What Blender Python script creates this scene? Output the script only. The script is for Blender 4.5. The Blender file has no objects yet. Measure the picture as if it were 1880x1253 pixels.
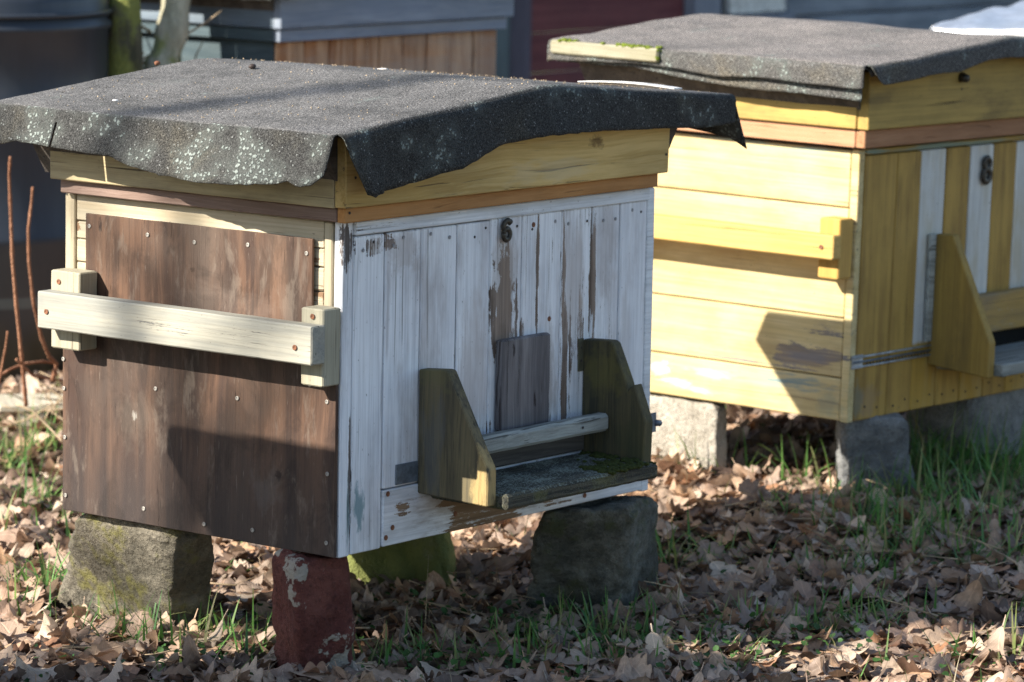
import bpy, bmesh, math, random
import numpy as np
from mathutils import Vector, Matrix, Euler, noise as mnoise

random.seed(7)
rng = np.random.default_rng(11)
R = math.radians
scene = bpy.context.scene
col = scene.collection

# ------------------------------------------------------------------ camera
cam_data = bpy.data.cameras.new('camera')
cam = bpy.data.objects.new('camera', cam_data)
col.objects.link(cam)
scene.camera = cam
CAM_LOC = Vector((-4.2913, -3.6699, 1.1361))
CAM_ROT = Euler((R(81.8642), R(-1.0556), R(-51.8608)))
cam.location = CAM_LOC
cam.rotation_euler = CAM_ROT
FPX = 7122.74
cam_data.sensor_width = 36
cam_data.lens = FPX * 36 / 1880
cam_data.clip_start = 0.1
cam_data.clip_end = 400
cam_data.dof.use_dof = True
cam_data.dof.focus_distance = 5.68
cam_data.dof.aperture_fstop = 7.5

# ------------------------------------------------------------------ light
SUN_D = Vector((1.0, -0.484, -0.675)).normalized()      # the way the light travels
SUN_EL = math.asin(-SUN_D.z)
SUN_AZ = math.atan2(-SUN_D.x, -SUN_D.y)                 # from +Y clockwise
world = bpy.data.worlds.new('World')
scene.world = world
world.use_nodes = True
wn = world.node_tree
sky = wn.nodes.new('ShaderNodeTexSky')
sky.sky_type = 'NISHITA'
sky.sun_disc = False
sky.sun_elevation = SUN_EL
sky.sun_rotation = SUN_AZ
sky.air_density = 1.0
sky.dust_density = 0.6
sky.ozone_density = 1.3
bg = wn.nodes['Background']
bg.inputs['Strength'].default_value = 0.088
wn.links.new(sky.outputs[0], bg.inputs['Color'])
sun_data = bpy.data.lights.new('sun', 'SUN')
sun_data.energy = 5.0
sun_data.angle = R(0.53)
sun_data.color = (1.0, 0.93, 0.82)
sun = bpy.data.objects.new('sun', sun_data)
col.objects.link(sun)
sun.rotation_euler = SUN_D.to_track_quat('-Z', 'Y').to_euler()
sun.location = (-6, 3, 6)
scene.view_settings.view_transform = 'Standard'
scene.view_settings.look = 'None'
scene.view_settings.gamma = 1
scene.view_settings.exposure = 1.22
scene.render.engine = 'CYCLES'
scene.cycles.max_bounces = 6
scene.cycles.use_denoising = True
scene.cycles.denoiser = 'OPENIMAGEDENOISE'
scene.cycles.denoising_input_passes = 'RGB_ALBEDO_NORMAL'
scene.cycles.denoising_prefilter = 'NONE'
scene.cycles.adaptive_threshold = 0.004

# ------------------------------------------------------------------ node helper
class M:
    def __init__(s, name):
        s.mat = bpy.data.materials.new(name)
        s.mat.use_nodes = True
        s.nt = s.mat.node_tree
        s.b = s.nt.nodes['Principled BSDF']
        s.b.inputs['Roughness'].default_value = 0.75
        s.b.inputs['Specular IOR Level'].default_value = 0.3
        s.tc = s.nt.nodes.new('ShaderNodeTexCoord').outputs['Object']
        s.oi = s.nt.nodes.new('ShaderNodeObjectInfo').outputs['Random']
    def put(s, inp, v):
        if isinstance(v, bpy.types.NodeSocket):
            s.nt.links.new(v, inp)
        elif isinstance(v, (tuple, list)):
            inp.default_value = tuple(v) + ((1,) if len(v) == 3 and inp.type == 'RGBA' else ())
        else:
            inp.default_value = v
    def m(s, op, a, b=0.0, c=0.0, clamp=False):
        n = s.nt.nodes.new('ShaderNodeMath'); n.operation = op; n.use_clamp = clamp
        s.put(n.inputs[0], a); s.put(n.inputs[1], b); s.put(n.inputs[2], c)
        return n.outputs[0]
    def vm(s, op, a, b):
        n = s.nt.nodes.new('ShaderNodeVectorMath'); n.operation = op
        s.put(n.inputs[0], a); s.put(n.inputs[1], b)
        return n.outputs[0]
    def shifted(s, k=(13.0, 7.0, 5.0)):
        n = s.nt.nodes.new('ShaderNodeVectorMath'); n.operation = 'SCALE'
        n.inputs[0].default_value = k
        s.put(n.inputs['Scale'], s.oi)
        return s.vm('ADD', s.tc, n.outputs[0])
    def noise(s, v, sc, detail=4, rough=.6, dist=0.0, color=False):
        if isinstance(sc, (int, float)): sc = (sc, sc, sc)
        n = s.nt.nodes.new('ShaderNodeTexNoise')
        s.put(n.inputs['Vector'], s.vm('MULTIPLY', v, sc))
        n.inputs['Scale'].default_value = 1
        n.inputs['Detail'].default_value = detail
        n.inputs['Roughness'].default_value = rough
        n.inputs['Distortion'].default_value = dist
        return n.outputs['Color' if color else 'Fac']
    def vor(s, v, sc, out='Distance', feature='F1'):
        n = s.nt.nodes.new('ShaderNodeTexVoronoi'); n.feature = feature
        s.put(n.inputs['Vector'], v); n.inputs['Scale'].default_value = sc
        return n.outputs[out]
    def ss(s, v, a, b, lo=0.0, hi=1.0):
        n = s.nt.nodes.new('ShaderNodeMapRange'); n.interpolation_type = 'SMOOTHSTEP'
        s.put(n.inputs['Value'], v)
        if a > b: a, b, lo, hi = b, a, hi, lo
        n.inputs['From Min'].default_value = a; n.inputs['From Max'].default_value = b
        n.inputs['To Min'].default_value = lo; n.inputs['To Max'].default_value = hi
        return n.outputs[0]
    def mix(s, f, a, b, mode='MIX'):
        n = s.nt.nodes.new('ShaderNodeMix'); n.data_type = 'RGBA'; n.blend_type = mode
        s.put(n.inputs[0], f); s.put(n.inputs[6], a); s.put(n.inputs[7], b)
        return n.outputs[2]
    def sep(s, v):
        n = s.nt.nodes.new('ShaderNodeSeparateXYZ'); s.put(n.inputs[0], v)
        return n.outputs
    def attr(s, name, kind='OBJECT'):
        n = s.nt.nodes.new('ShaderNodeAttribute'); n.attribute_type = kind; n.attribute_name = name
        return n.outputs['Fac']
    def scale_col(s, c, f):
        n = s.nt.nodes.new('ShaderNodeVectorMath'); n.operation = 'SCALE'
        s.put(n.inputs[0], c); s.put(n.inputs['Scale'], f)
        return n.outputs[0]
    def bump(s, h, strength=.5, dist=.002):
        n = s.nt.nodes.new('ShaderNodeBump')
        n.inputs['Strength'].default_value = strength; n.inputs['Distance'].default_value = dist
        s.put(n.inputs['Height'], h)
        s.nt.links.new(n.outputs[0], s.b.inputs['Normal'])
    def blob(s, ax, u, z, ru, rz, grit, soft=1.0):
        """patch on the plane (ax, z) with a ragged outline, broken up further by the grain value 'grit'"""
        o = s.sep(s.tc)
        sc = [0.9 / ru] * 3; sc[2] = 0.9 / rz
        n = s.sep(s.noise(s.vm('ADD', s.tc, (u, z, ru)), tuple(sc), 6, .68, 0, True))
        a = s.m('ADD', s.m('DIVIDE', s.m('SUBTRACT', o[ax], u), ru), s.m('MULTIPLY', s.m('SUBTRACT', n[0], .5), 3.2))
        b = s.m('ADD', s.m('DIVIDE', s.m('SUBTRACT', o[2], z), rz), s.m('MULTIPLY', s.m('SUBTRACT', n[1], .5), 3.2))
        d = s.m('ADD', s.m('MULTIPLY', a, a), s.m('MULTIPLY', b, b))
        d = s.m('ADD', d, s.m('MULTIPLY', s.m('SUBTRACT', grit, .5), 1.6))
        return s.ss(d, 1.0 + .35 * soft, 1.0 - .9 * soft)
    def col(s, c, rough=None):
        s.put(s.b.inputs['Base Color'], c)
        if rough is not None: s.put(s.b.inputs['Roughness'], rough)
        return s.mat

GRAIN = {'X': 0, 'Y': 1, 'Z': 2}
def gsc(g, across, along):
    v = [across] * 3; v[GRAIN[g]] = along
    return tuple(v)

def painted(name, g, paint, paint_b, wood_a, wood_b, wear=0.0, blobs=(), stains=(), under=None, cracks=.5,
            dirt=(.2, .17, .13), dirt_amt=.35, zsplit=None, rough=.7):
    s = M(name)
    P = s.shifted()
    fibre = s.noise(P, gsc(g, 260, 6), 6, .65)
    streak = s.noise(P, gsc(g, 55, 1.7), 5, .62, .3)
    broad = s.noise(P, 7, 4, .6)
    wood = s.mix(s.ss(s.m('ADD', s.m('MULTIPLY', fibre, .5), s.m('MULTIPLY', streak, .5)), .38, .62), wood_a, wood_b)
    pc = s.mix(s.ss(s.m('ADD', s.m('MULTIPLY', streak, .6), s.m('MULTIPLY', broad, .4)), .4, .62), paint, paint_b)
    if zsplit:
        o = s.sep(s.tc)
        pc = s.mix(s.ss(s.m('ADD', o[2], s.m('MULTIPLY', fibre, .02)), zsplit[0] - .004, zsplit[0] + .006), zsplit[1], pc)
    w = s.m('ADD', s.attr('wear'), wear)
    for (ax, u, z, ru, rz, amt) in blobs:
        w = s.m('ADD', w, s.m('MULTIPLY', s.blob(ax, u, z, ru, rz, streak), amt))
    val = s.m('ADD', s.m('ADD', s.m('MULTIPLY', fibre, .40), s.m('MULTIPLY', streak, .45)), s.m('MULTIPLY', broad, .3))
    val = s.m('ADD', val, s.m('MULTIPLY', s.m('SUBTRACT', s.noise(P, gsc(g, 420, 130), 3, .7), .5), .16))
    val = s.m('SUBTRACT', val, w)
    mask = s.ss(val, .325, .385)
    if under:
        um = s.ss(s.m('ADD', val, s.m('MULTIPLY', s.m('SUBTRACT', s.noise(P, 28, 4), .5), .3)), .37 + under[1], .41 + under[1])
        pc = s.mix(um, under[0], pc)
    pc = s.scale_col(pc, s.ss(s.m('ADD', s.m('MULTIPLY', fibre, .7), s.m('MULTIPLY', s.noise(P, gsc(g, 480, 9), 3, .6), .3)), .36, .60, .84, 1.04))
    c = s.mix(mask, wood, pc)
    ck = s.ss(s.noise(P, gsc(g, 150, 2.4), 4, .55), .64, .70)
    c = s.mix(s.m('MULTIPLY', ck, cracks), c, s.scale_col(wood_a if isinstance(wood_a, bpy.types.NodeSocket) else s.mix(0.0, wood_a, wood_a), .45))
    speck = s.ss(s.noise(P, gsc(g, 330, 110), 2, .5), .70, .76)
    c = s.mix(s.m('MULTIPLY', speck, .55), c, (.07, .055, .045))
    dm = s.ss(s.noise(P, gsc(g, 14, 4), 5, .65), .46, .70)
    c = s.mix(s.m('MULTIPLY', dm, dirt_amt), c, dirt)
    for (ax, u, z, ru, rz, amt, cc) in stains:
        c = s.mix(s.m('MULTIPLY', s.blob(ax, u, z, ru, rz, s.m('ADD', s.m('MULTIPLY', fibre, .5), s.m('MULTIPLY', streak, .5))), amt), c, cc)
    h = s.m('ADD', s.m('MULTIPLY', fibre, .5), s.m('MULTIPLY', mask, .45))
    h = s.m('SUBTRACT', h, s.m('MULTIPLY', ck, .8))
    s.bump(h, .55, .0016)
    return s.col(c, rough)

def bare_wood(name, g, ca, cb, dark, cracks=.6, blobs=(), fs=240, ss_=38):
    s = M(name)
    P = s.shifted()
    wob = s.vm('ADD', P, s.scale_col(s.noise(P, gsc(g, 9, 3), 2, .5, 0, True), .035))
    fibre = s.noise(wob, gsc(g, fs, 5), 6, .7)
    streak = s.noise(wob, gsc(g, ss_, 1.3), 5, .6, .4)
    c = s.mix(s.ss(s.m('ADD', s.m('MULTIPLY', fibre, .45), s.m('MULTIPLY', streak, .55)), .40, .60), ca, cb)
    ck = s.ss(s.noise(wob, gsc(g, 130, 2), 4, .6), .60, .68)
    c = s.mix(s.m('MULTIPLY', ck, cracks), c, dark)
    br = s.ss(s.noise(P, gsc(g, 8, 3), 4, .6), .35, .7)
    c = s.mix(s.m('MULTIPLY', br, .35), c, dark)
    for (ax, u, z, ru, rz, amt, cc) in blobs:
        c = s.mix(s.m('MULTIPLY', s.blob(ax, u, z, ru, rz, streak), amt), c, cc)
    s.bump(s.m('SUBTRACT', fibre, s.m('MULTIPLY', ck, .9)), .6, .002)
    return s.col(c, .75)

MAT = {}
WHITE, WHITEB = (.88, .90, .93), (.73, .75, .79)
MAT['front_white'] = painted('front_white', 'Z', WHITE, WHITEB, (.10, .07, .052), (.30, .23, .185), .045,
    blobs=[(0, .388, .36, .034, .075, .26), (0, .372, .30, .012, .05, .2), (0, .400, .26, .04, .10, .18),
           (0, .467, .42, .0045, .05, .5), (0, .467, .33, .005, .05, .22), (0, .535, .40, .007, .11, .4),
           (0, .541, .22, .008, .14, .22), (0, .613, .38, .010, .12, .34), (0, .575, .30, .016, .12, .16),
           (0, .07, .47, .05, .028, .26), (0, .43, .295, .004, .02, .6), (0, .33, .12, .03, .06, .16), (0, .55, .10, .05, .09, .12),
           (0, .72, .10, .05, .12, .08), (0, .25, .25, .006, .2, .08)],
    stains=[(0, .395, .38, .012, .07, .45, (.23, .15, .10)), (0, .50, .22, .02, .08, .4, (.30, .25, .20)),
            (0, .106, .40, .006, .1, .3, (.25, .2, .2)), (0, .30, .2, .03, .1, .22, (.34, .28, .26)),
            (0, .582, .33, .006, .02, .5, (.35, .22, .12)), (0, .39, .38, .03, .10, .45, (.34, .27, .22)), (0, .31, .22, .03, .14, .4, (.42, .35, .31)), (0, .56, .36, .03, .14, .5, (.38, .31, .27)), (0, .64, .40, .035, .08, .35, (.40, .34, .31)), (0, .14, .44, .04, .03, .4, (.40, .34, .31)), (0, .49, .20, .03, .08, .35, (.36, .30, .26)), (0, .70, .22, .02, .14, .3, (.42, .37, .34))],
    cracks=.6, dirt=(.36, .31, .29), dirt_amt=.5)
MAT['front_white_corner'] = painted('front_white_corner', 'Z', WHITE, WHITEB, (.10, .08, .07), (.22, .19, .18), .0,
    blobs=[(0, .022, .10, .006, .14, .24), (0, .05, .08, .02, .1, .10), (0, .07, .465, .03, .02, .2), (0, .012, .46, .02, .04, .2)],
    stains=[(0, .045, .07, .012, .035, .8, (.13, .25, .28)), (0, .02, .06, .005, .06, .6, (.12, .23, .25)),
            (0, .075, .46, .02, .012, .5, (.25, .18, .13))],
    cracks=.45, dirt=(.26, .25, .26), dirt_amt=.4)
MAT['front_white_rail'] = painted('front_white_rail', 'X', (.84, .87, .90), (.70, .74, .78), (.12, .10, .08), (.25, .22, .2), -.02,
    blobs=[(0, .10, .49, .1, .006, .2)], cracks=.35, dirt=(.28, .28, .28), dirt_amt=.3)
MAT['front_white_sill'] = painted('front_white_sill', 'X', (.84, .86, .89), (.68, .71, .75), (.16, .095, .05), (.30, .20, .12), .0,
    blobs=[(0, .36, .03, .16, .05, .30), (0, .20, .065, .10, .02, .16), (0, .48, .05, .08, .05, .2), (0, .14, .055, .02, .012, .22)],
    stains=[(0, .30, .045, .14, .035, .55, (.16, .095, .05)), (0, .45, .04, .10, .03, .6, (.12, .08, .05))],
    cracks=.6, dirt=(.28, .26, .24), dirt_amt=.35)
MAT['cream'] = painted('cream_paint', 'Y', (.58, .515, .38), (.48, .405, .28), (.20, .11, .06), (.38, .24, .14), .0,
    blobs=[(1, .05, .36, .06, .10, .16), (1, .55, .45, .02, .02, .3)], cracks=.8, dirt=(.35, .25, .15), dirt_amt=.35)
MAT['cream_post'] = painted('cream_post', 'Z', (.54, .475, .34), (.45, .38, .26), (.20, .12, .06), (.36, .24, .14), .02, cracks=.6,
    dirt=(.35, .25, .15), dirt_amt=.35)
MAT['handle_wood'] = painted('handle_wood', 'Y', (.40, .38, .31), (.30, .295, .255), (.13, .13, .125), (.28, .27, .24), .10,
    cracks=.8, dirt=(.24, .25, .24), dirt_amt=.6)
MAT['handle_block'] = painted('handle_block', 'Z', (.43, .40, .30), (.35, .325, .24), (.20, .16, .11), (.38, .32, .22), .0, cracks=.7,
    dirt=(.3, .25, .16), dirt_amt=.4)
MAT['frame_cream'] = painted('frame_cream', 'Y', (.48, .40, .24), (.38, .31, .18), (.12, .08, .045), (.24, .17, .10), .03,
    cracks=.9, dirt=(.16, .13, .09), dirt_amt=.6)
MAT['frame_ochre'] = bare_wood('frame_ochre', 'X', (.56, .37, .12), (.74, .53, .22), (.13, .09, .05), .75,
    blobs=[(0, .575, .585, .018, .012, .8, (.17, .10, .04)), (0, .45, .55, .10, .02, .35, (.60, .52, .36))])
MAT['strip_orange'] = bare_wood('strip_orange', 'X', (.42, .19, .055), (.55, .28, .10), (.13, .06, .03), .4)
MAT['strip_brown'] = bare_wood('strip_brown', 'Y', (.22, .15, .12), (.33, .235, .195), (.10, .05, .035), .4)
def plywood(name, lower):
    s = M(name)
    P = s.shifted()
    wob = s.vm('ADD', P, s.scale_col(s.noise(P, (5, 5, 2.5), 3, .5, 0, True), .05))
    fibre = s.noise(P, gsc('Z', 420, 11), 5, .7)
    streak = s.noise(wob, gsc('Z', 26, 1.4), 4, .6, .5)
    broad = s.noise(P, (5, 6, 4), 4, .6)
    c = s.mix(s.ss(streak, .36, .64), (.052, .028, .020), (.155, .085, .052))
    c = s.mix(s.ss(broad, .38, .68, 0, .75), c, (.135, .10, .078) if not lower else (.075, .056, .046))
    c = s.mix(s.ss(fibre, .50, .68, 0, .50), c, (.055, .032, .022))
    c = s.mix(s.ss(s.noise(P, gsc('Z', 300, 26), 3, .6), .66, .74, 0, .45), c, (.32, .26, .21))
    o = s.sep(s.tc)
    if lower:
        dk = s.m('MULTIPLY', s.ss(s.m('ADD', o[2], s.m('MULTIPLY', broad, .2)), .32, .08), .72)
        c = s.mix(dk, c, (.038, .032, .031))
        c = s.mix(s.m('MULTIPLY', s.blob(1, .405, .165, .045, .05, streak, 1.0), .09), c, (.36, .30, .23))
        c = s.mix(s.m('MULTIPLY', s.blob(1, .409, .168, .006, .010, fibre), .5), c, (.45, .43, .38))
        c = s.mix(s.m('MULTIPLY', s.blob(1, .135, .090, .030, .035, streak), .14), c, (.25, .24, .22))
        c = s.mix(s.m('MULTIPLY', s.blob(1, .113, .112, .0065, .009, .5), .9), c, (.03, .016, .012))
    else:
        c = s.mix(s.m('MULTIPLY', s.blob(1, .22, .36, .12, .03, streak), .14), c, (.30, .24, .20))
        c = s.mix(s.m('MULTIPLY', s.blob(1, .484, .455, .0035, .014, .5), .9), c, (.03, .016, .012))
        c = s.mix(s.m('MULTIPLY', s.blob(1, .29, .405, .006, .004, .5), .8), c, (.05, .03, .02))
    mot = s.noise(P, (16, 16, 9), 5, .68, .6)
    c = s.mix(s.ss(mot, .46, .60, 0, .55), c, s.scale_col(c, .48))
    c = s.mix(s.ss(s.noise(s.vm('ADD', P, (3., 1., 2.)), (20, 20, 7), 5, .7, .4), .54, .66, 0, .35), c, (.24, .195, .155))
    ckp = s.ss(s.noise(P, gsc('Z', 300, 12), 4, .6), .66, .71)
    c = s.mix(s.m('MULTIPLY', ckp, .45), c, (.02, .014, .01))
    s.bump(s.m('SUBTRACT', s.m('ADD', fibre, s.m('MULTIPLY', streak, .4)), s.m('MULTIPLY', ckp, .9)), .6, .0016)
    return s.col(c, .62)
MAT['ply_upper'] = plywood('plywood_upper', False)
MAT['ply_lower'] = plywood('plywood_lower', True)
YEL, YELB = (.60, .385, .085), (.50, .31, .065)
MAT['yellow_side'] = painted('yellow_side', 'Y', (.64, .525, .28), (.54, .42, .19), (.16, .14, .13), (.33, .30, .27), -.05,
    blobs=[(1, .10, .11, .10, .026, .32), (1, .05, .165, .09, .018, .24), (1, .30, .03, .12, .012, .2), (1, .12, .315, .03, .01, .2), (1, .25, .40, .2, .004, .2), (1, .05, .20, .10, .003, .3), (1, .3, .088, .2, .003, .3), (1, .02, .44, .012, .05, .15), (1, .02, .05, .05, .04, .05)],
    stains=[(1, .42, .050, .025, .012, .7, (.55, .62, .60)), (1, .38, .030, .04, .007, .7, (.30, .47, .52)), (1, .30, .055, .05, .010, .7, (.30, .42, .42)),
            (1, .13, .060, .10, .011, .85, (.14, .24, .27)), (1, .33, .02, .04, .006, .6, (.33, .48, .52)),
            (1, .04, .03, .03, .03, .3, (.14, .22, .2)), (1, .10, .492, .12, .004, .7, (.16, .33, .33)),
            (1, .30, .495, .12, .004, .6, (.16, .33, .33)), (1, .09, .110, .06, .010, .6, (.17, .17, .2))],
    cracks=.5, dirt=(.36, .25, .12), dirt_amt=.5)
MAT['yellow_front'] = painted('yellow_front', 'Z', (.46, .295, .075), (.33, .205, .055), (.13, .09, .05), (.28, .2, .11), -.04,
    stains=[(0, .02, .04, .025, .035, .4, (.13, .2, .2)), (0, .07, .03, .03, .03, .4, (.25, .18, .14))],
    cracks=.6, dirt=(.17, .10, .03), dirt_amt=.6)
MAT['yellow_rail'] = painted('yellow_rail', 'X', (.44, .29, .07), (.36, .24, .06), (.13, .09, .05), (.28, .2, .11), 0,
    stains=[(0, .30, .493, .2, .008, .7, (.16, .3, .3)), (0, .05, .493, .05, .006, .7, (.16, .3, .3))], cracks=.5, dirt_amt=.5)
MAT['stripe_white'] = painted('stripe_white', 'Z', (.66, .67, .64), (.55, .56, .54), (.22, .15, .08), (.36, .26, .14), .0,
    zsplit=(.135, (.44, .275, .055)), cracks=.4, dirt=(.42, .35, .2), dirt_amt=.55)
MAT['yellow_handle'] = painted('yellow_handle', 'Y', (.64, .43, .14), (.56, .36, .11), (.25, .15, .06), (.4, .25, .1), .0, cracks=.5,
    dirt=(.4, .22, .08), dirt_amt=.45)
MAT['yellow_block'] = painted('yellow_block', 'Z', (.60, .37, .10), (.50, .30, .08), (.25, .15, .06), (.4, .25, .1), .03, cracks=.5,
    dirt=(.3, .18, .06), dirt_amt=.45)
MAT['yellow_bracket'] = painted('yellow_bracket', 'Z', (.38, .25, .06), (.29, .19, .05), (.12, .09, .05), (.22, .2, .17), .03,
    under=((.42, .47, .52), -.015), cracks=.5, dirt=(.14, .10, .04), dirt_amt=.6)
MAT['yellow_frame'] = painted('yellow_frame', 'Y', (.50, .34, .10), (.42, .28, .08), (.15, .10, .05), (.28, .2, .1), -.01, cracks=.6,
    dirt=(.2, .13, .05), dirt_amt=.5)
MAT['yellow_frame_x'] = painted('yellow_frame_x', 'X', (.44, .30, .085), (.34, .235, .07), (.10, .07, .04), (.22, .16, .09), .0, cracks=.7,
    dirt=(.13, .09, .04), dirt_amt=.6)
MAT['strip_red'] = bare_wood('strip_red', 'Y', (.46, .24, .13), (.58, .34, .21), (.20, .10, .05), .35)
MAT['strip_red_x'] = bare_wood('strip_red_x', 'X', (.34, .165, .08), (.44, .23, .12), (.16, .08, .04), .35)
MAT['mottled_board'] = painted('mottled_board', 'X', (.42, .27, .08), (.33, .22, .08), (.14, .12, .10), (.34, .32, .28), .07,
    under=((.45, .45, .42), -.02), cracks=.4, dirt_amt=.6)
MAT['bracket_wood'] = bare_wood('bracket_wood', 'Z', (.075, .066, .045), (.185, .15, .080), (.028, .025, .02), .7,
    blobs=[(1, -.125, .11, .02, .05, .8, (.46, .33, .14)), (1, -.03, .15, .02, .1, .45, (.10, .11, .12)), (1, -.02, .26, .05, .02, .5, (.13, .12, .05))])
MAT['bracket_moss'] = bare_wood('bracket_moss', 'Z', (.050, .048, .030), (.125, .105, .05), (.025, .025, .02), .6,
    blobs=[(1, -.06, .22, .05, .05, .5, (.16, .14, .04)), (1, -.11, .10, .04, .05, .5, (.06, .065, .03))])
MAT['slat_grey'] = bare_wood('slat_grey', 'X', (.22, .23, .21), (.42, .44, .41), (.06, .06, .05), .9)
MAT['cover_grey'] = bare_wood('cover_grey', 'Z', (.13, .12, .125), (.27, .25, .25), (.045, .035, .035), .9,
    blobs=[(0, .392, .272, .003, .012, .95, (.03, .02, .02)), (0, .448, .19, .0032, .012, .95, (.03, .02, .02))])
MAT['dark_wood'] = bare_wood('dark_wood', 'X', (.07, .06, .055), (.13, .115, .10), (.02, .02, .02), .8)
MAT['plank_brown'] = bare_wood('plank_brown', 'Z', (.40, .17, .065), (.74, .48, .29), (.10, .045, .025), .85,
    blobs=[(0, .40, .40, .6, .09, .5, (.42, .36, .30))], fs=120, ss_=20)
MAT['frame_blue'] = bare_wood('frame_blue', 'X', (.22, .26, .33), (.32, .36, .42), (.12, .14, .17), .3)
MAT['side_blue'] = bare_wood('side_blue', 'Y', (.055, .085, .10), (.09, .125, .14), (.03, .04, .04), .4)
MAT['frame_blue_y'] = bare_wood('frame_blue_y', 'Y', (.13, .17, .215), (.19, .235, .28), (.08, .1, .12), .3)
MAT['side_dark'] = bare_wood('side_dark', 'Y', (.12, .075, .04), (.20, .12, .065), (.05, .03, .02), .4)
MAT['maroon'] = bare_wood('maroon_board', 'X', (.13, .035, .04), (.19, .06, .06), (.06, .025, .03), .4)
MAT['slate_board'] = bare_wood('slate_board', 'X', (.17, .20, .24), (.30, .33, .37), (.08, .09, .1), .5)
MAT['old_board'] = bare_wood('old_board', 'Z', (.10, .09, .085), (.17, .16, .15), (.04, .04, .04), .6)
MAT['post_grey'] = bare_wood('post_grey', 'Z', (.17, .19, .23), (.26, .28, .33), (.09, .1, .12), .4)
MAT['post_dark'] = bare_wood('post_dark', 'Z', (.06, .055, .075), (.10, .09, .12), (.03, .03, .04), .4)
MAT['post_teal'] = bare_wood('post_teal', 'Z', (.07, .10, .11), (.12, .16, .17), (.03, .04, .05), .4)
MAT['pale_board'] = bare_wood('pale_board', 'Y', (.42, .37, .28), (.60, .55, .43), (.2, .17, .12), .4)

def simple(name, c, rough=.6, metal=0.0, var=.25, sc=60, bump=.2):
    s = M(name)
    n = s.noise(s.tc, sc, 4, .6)
    cc = s.mix(s.ss(n, .35, .65), tuple(x * (1 - var) for x in c), tuple(min(1, x * (1 + var)) for x in c))
    s.b.inputs['Metallic'].default_value = metal
    s.bump(n, bump, .001)
    return s.col(cc, rough)
MAT['screw'] = simple('screw_metal', (.33, .31, .28), .5, .35)
MAT['rust'] = simple('rusty_nail', (.20, .085, .045), .7)
MAT['nail_dark'] = simple('dark_nail', (.06, .05, .045), .6)
MAT['nail_painted'] = simple('painted_nail', (.30, .30, .31), .6)
MAT['zinc'] = simple('zinc_strap', (.17, .20, .235), .5, .5)
MAT['zinc_light'] = simple('galvanised_strap', (.42, .45, .47), .5, .4)
MAT['iron'] = simple('black_iron', (.050, .043, .034), .45, .3, .4, 200)
MAT['olive_metal'] = simple('olive_metal', (.10, .095, .06), .6, .2)
MAT['black'] = simple('painted_hole_dark', (.004, .004, .004), .9)  # near-black colour standing in for the darkness inside the entrances
MAT['acorn'] = simple('acorn', (.05, .035, .03), .5)
MAT['white_chip'] = simple('white_chip', (.75, .73, .70), .7)
MAT['aluminium'] = simple('crumpled_aluminium', (.72, .74, .77), .34, .8, .12, 30, 1.0)
MAT['window_white'] = simple('white_window', (.62, .62, .58), .6)
MAT['yew_leaf'] = simple('yew_leaf', (.035, .06, .025), .7)
MAT['tan_twig'] = simple('tan_twig', (.40, .30, .19), .7, 0, .3, 30)

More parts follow.
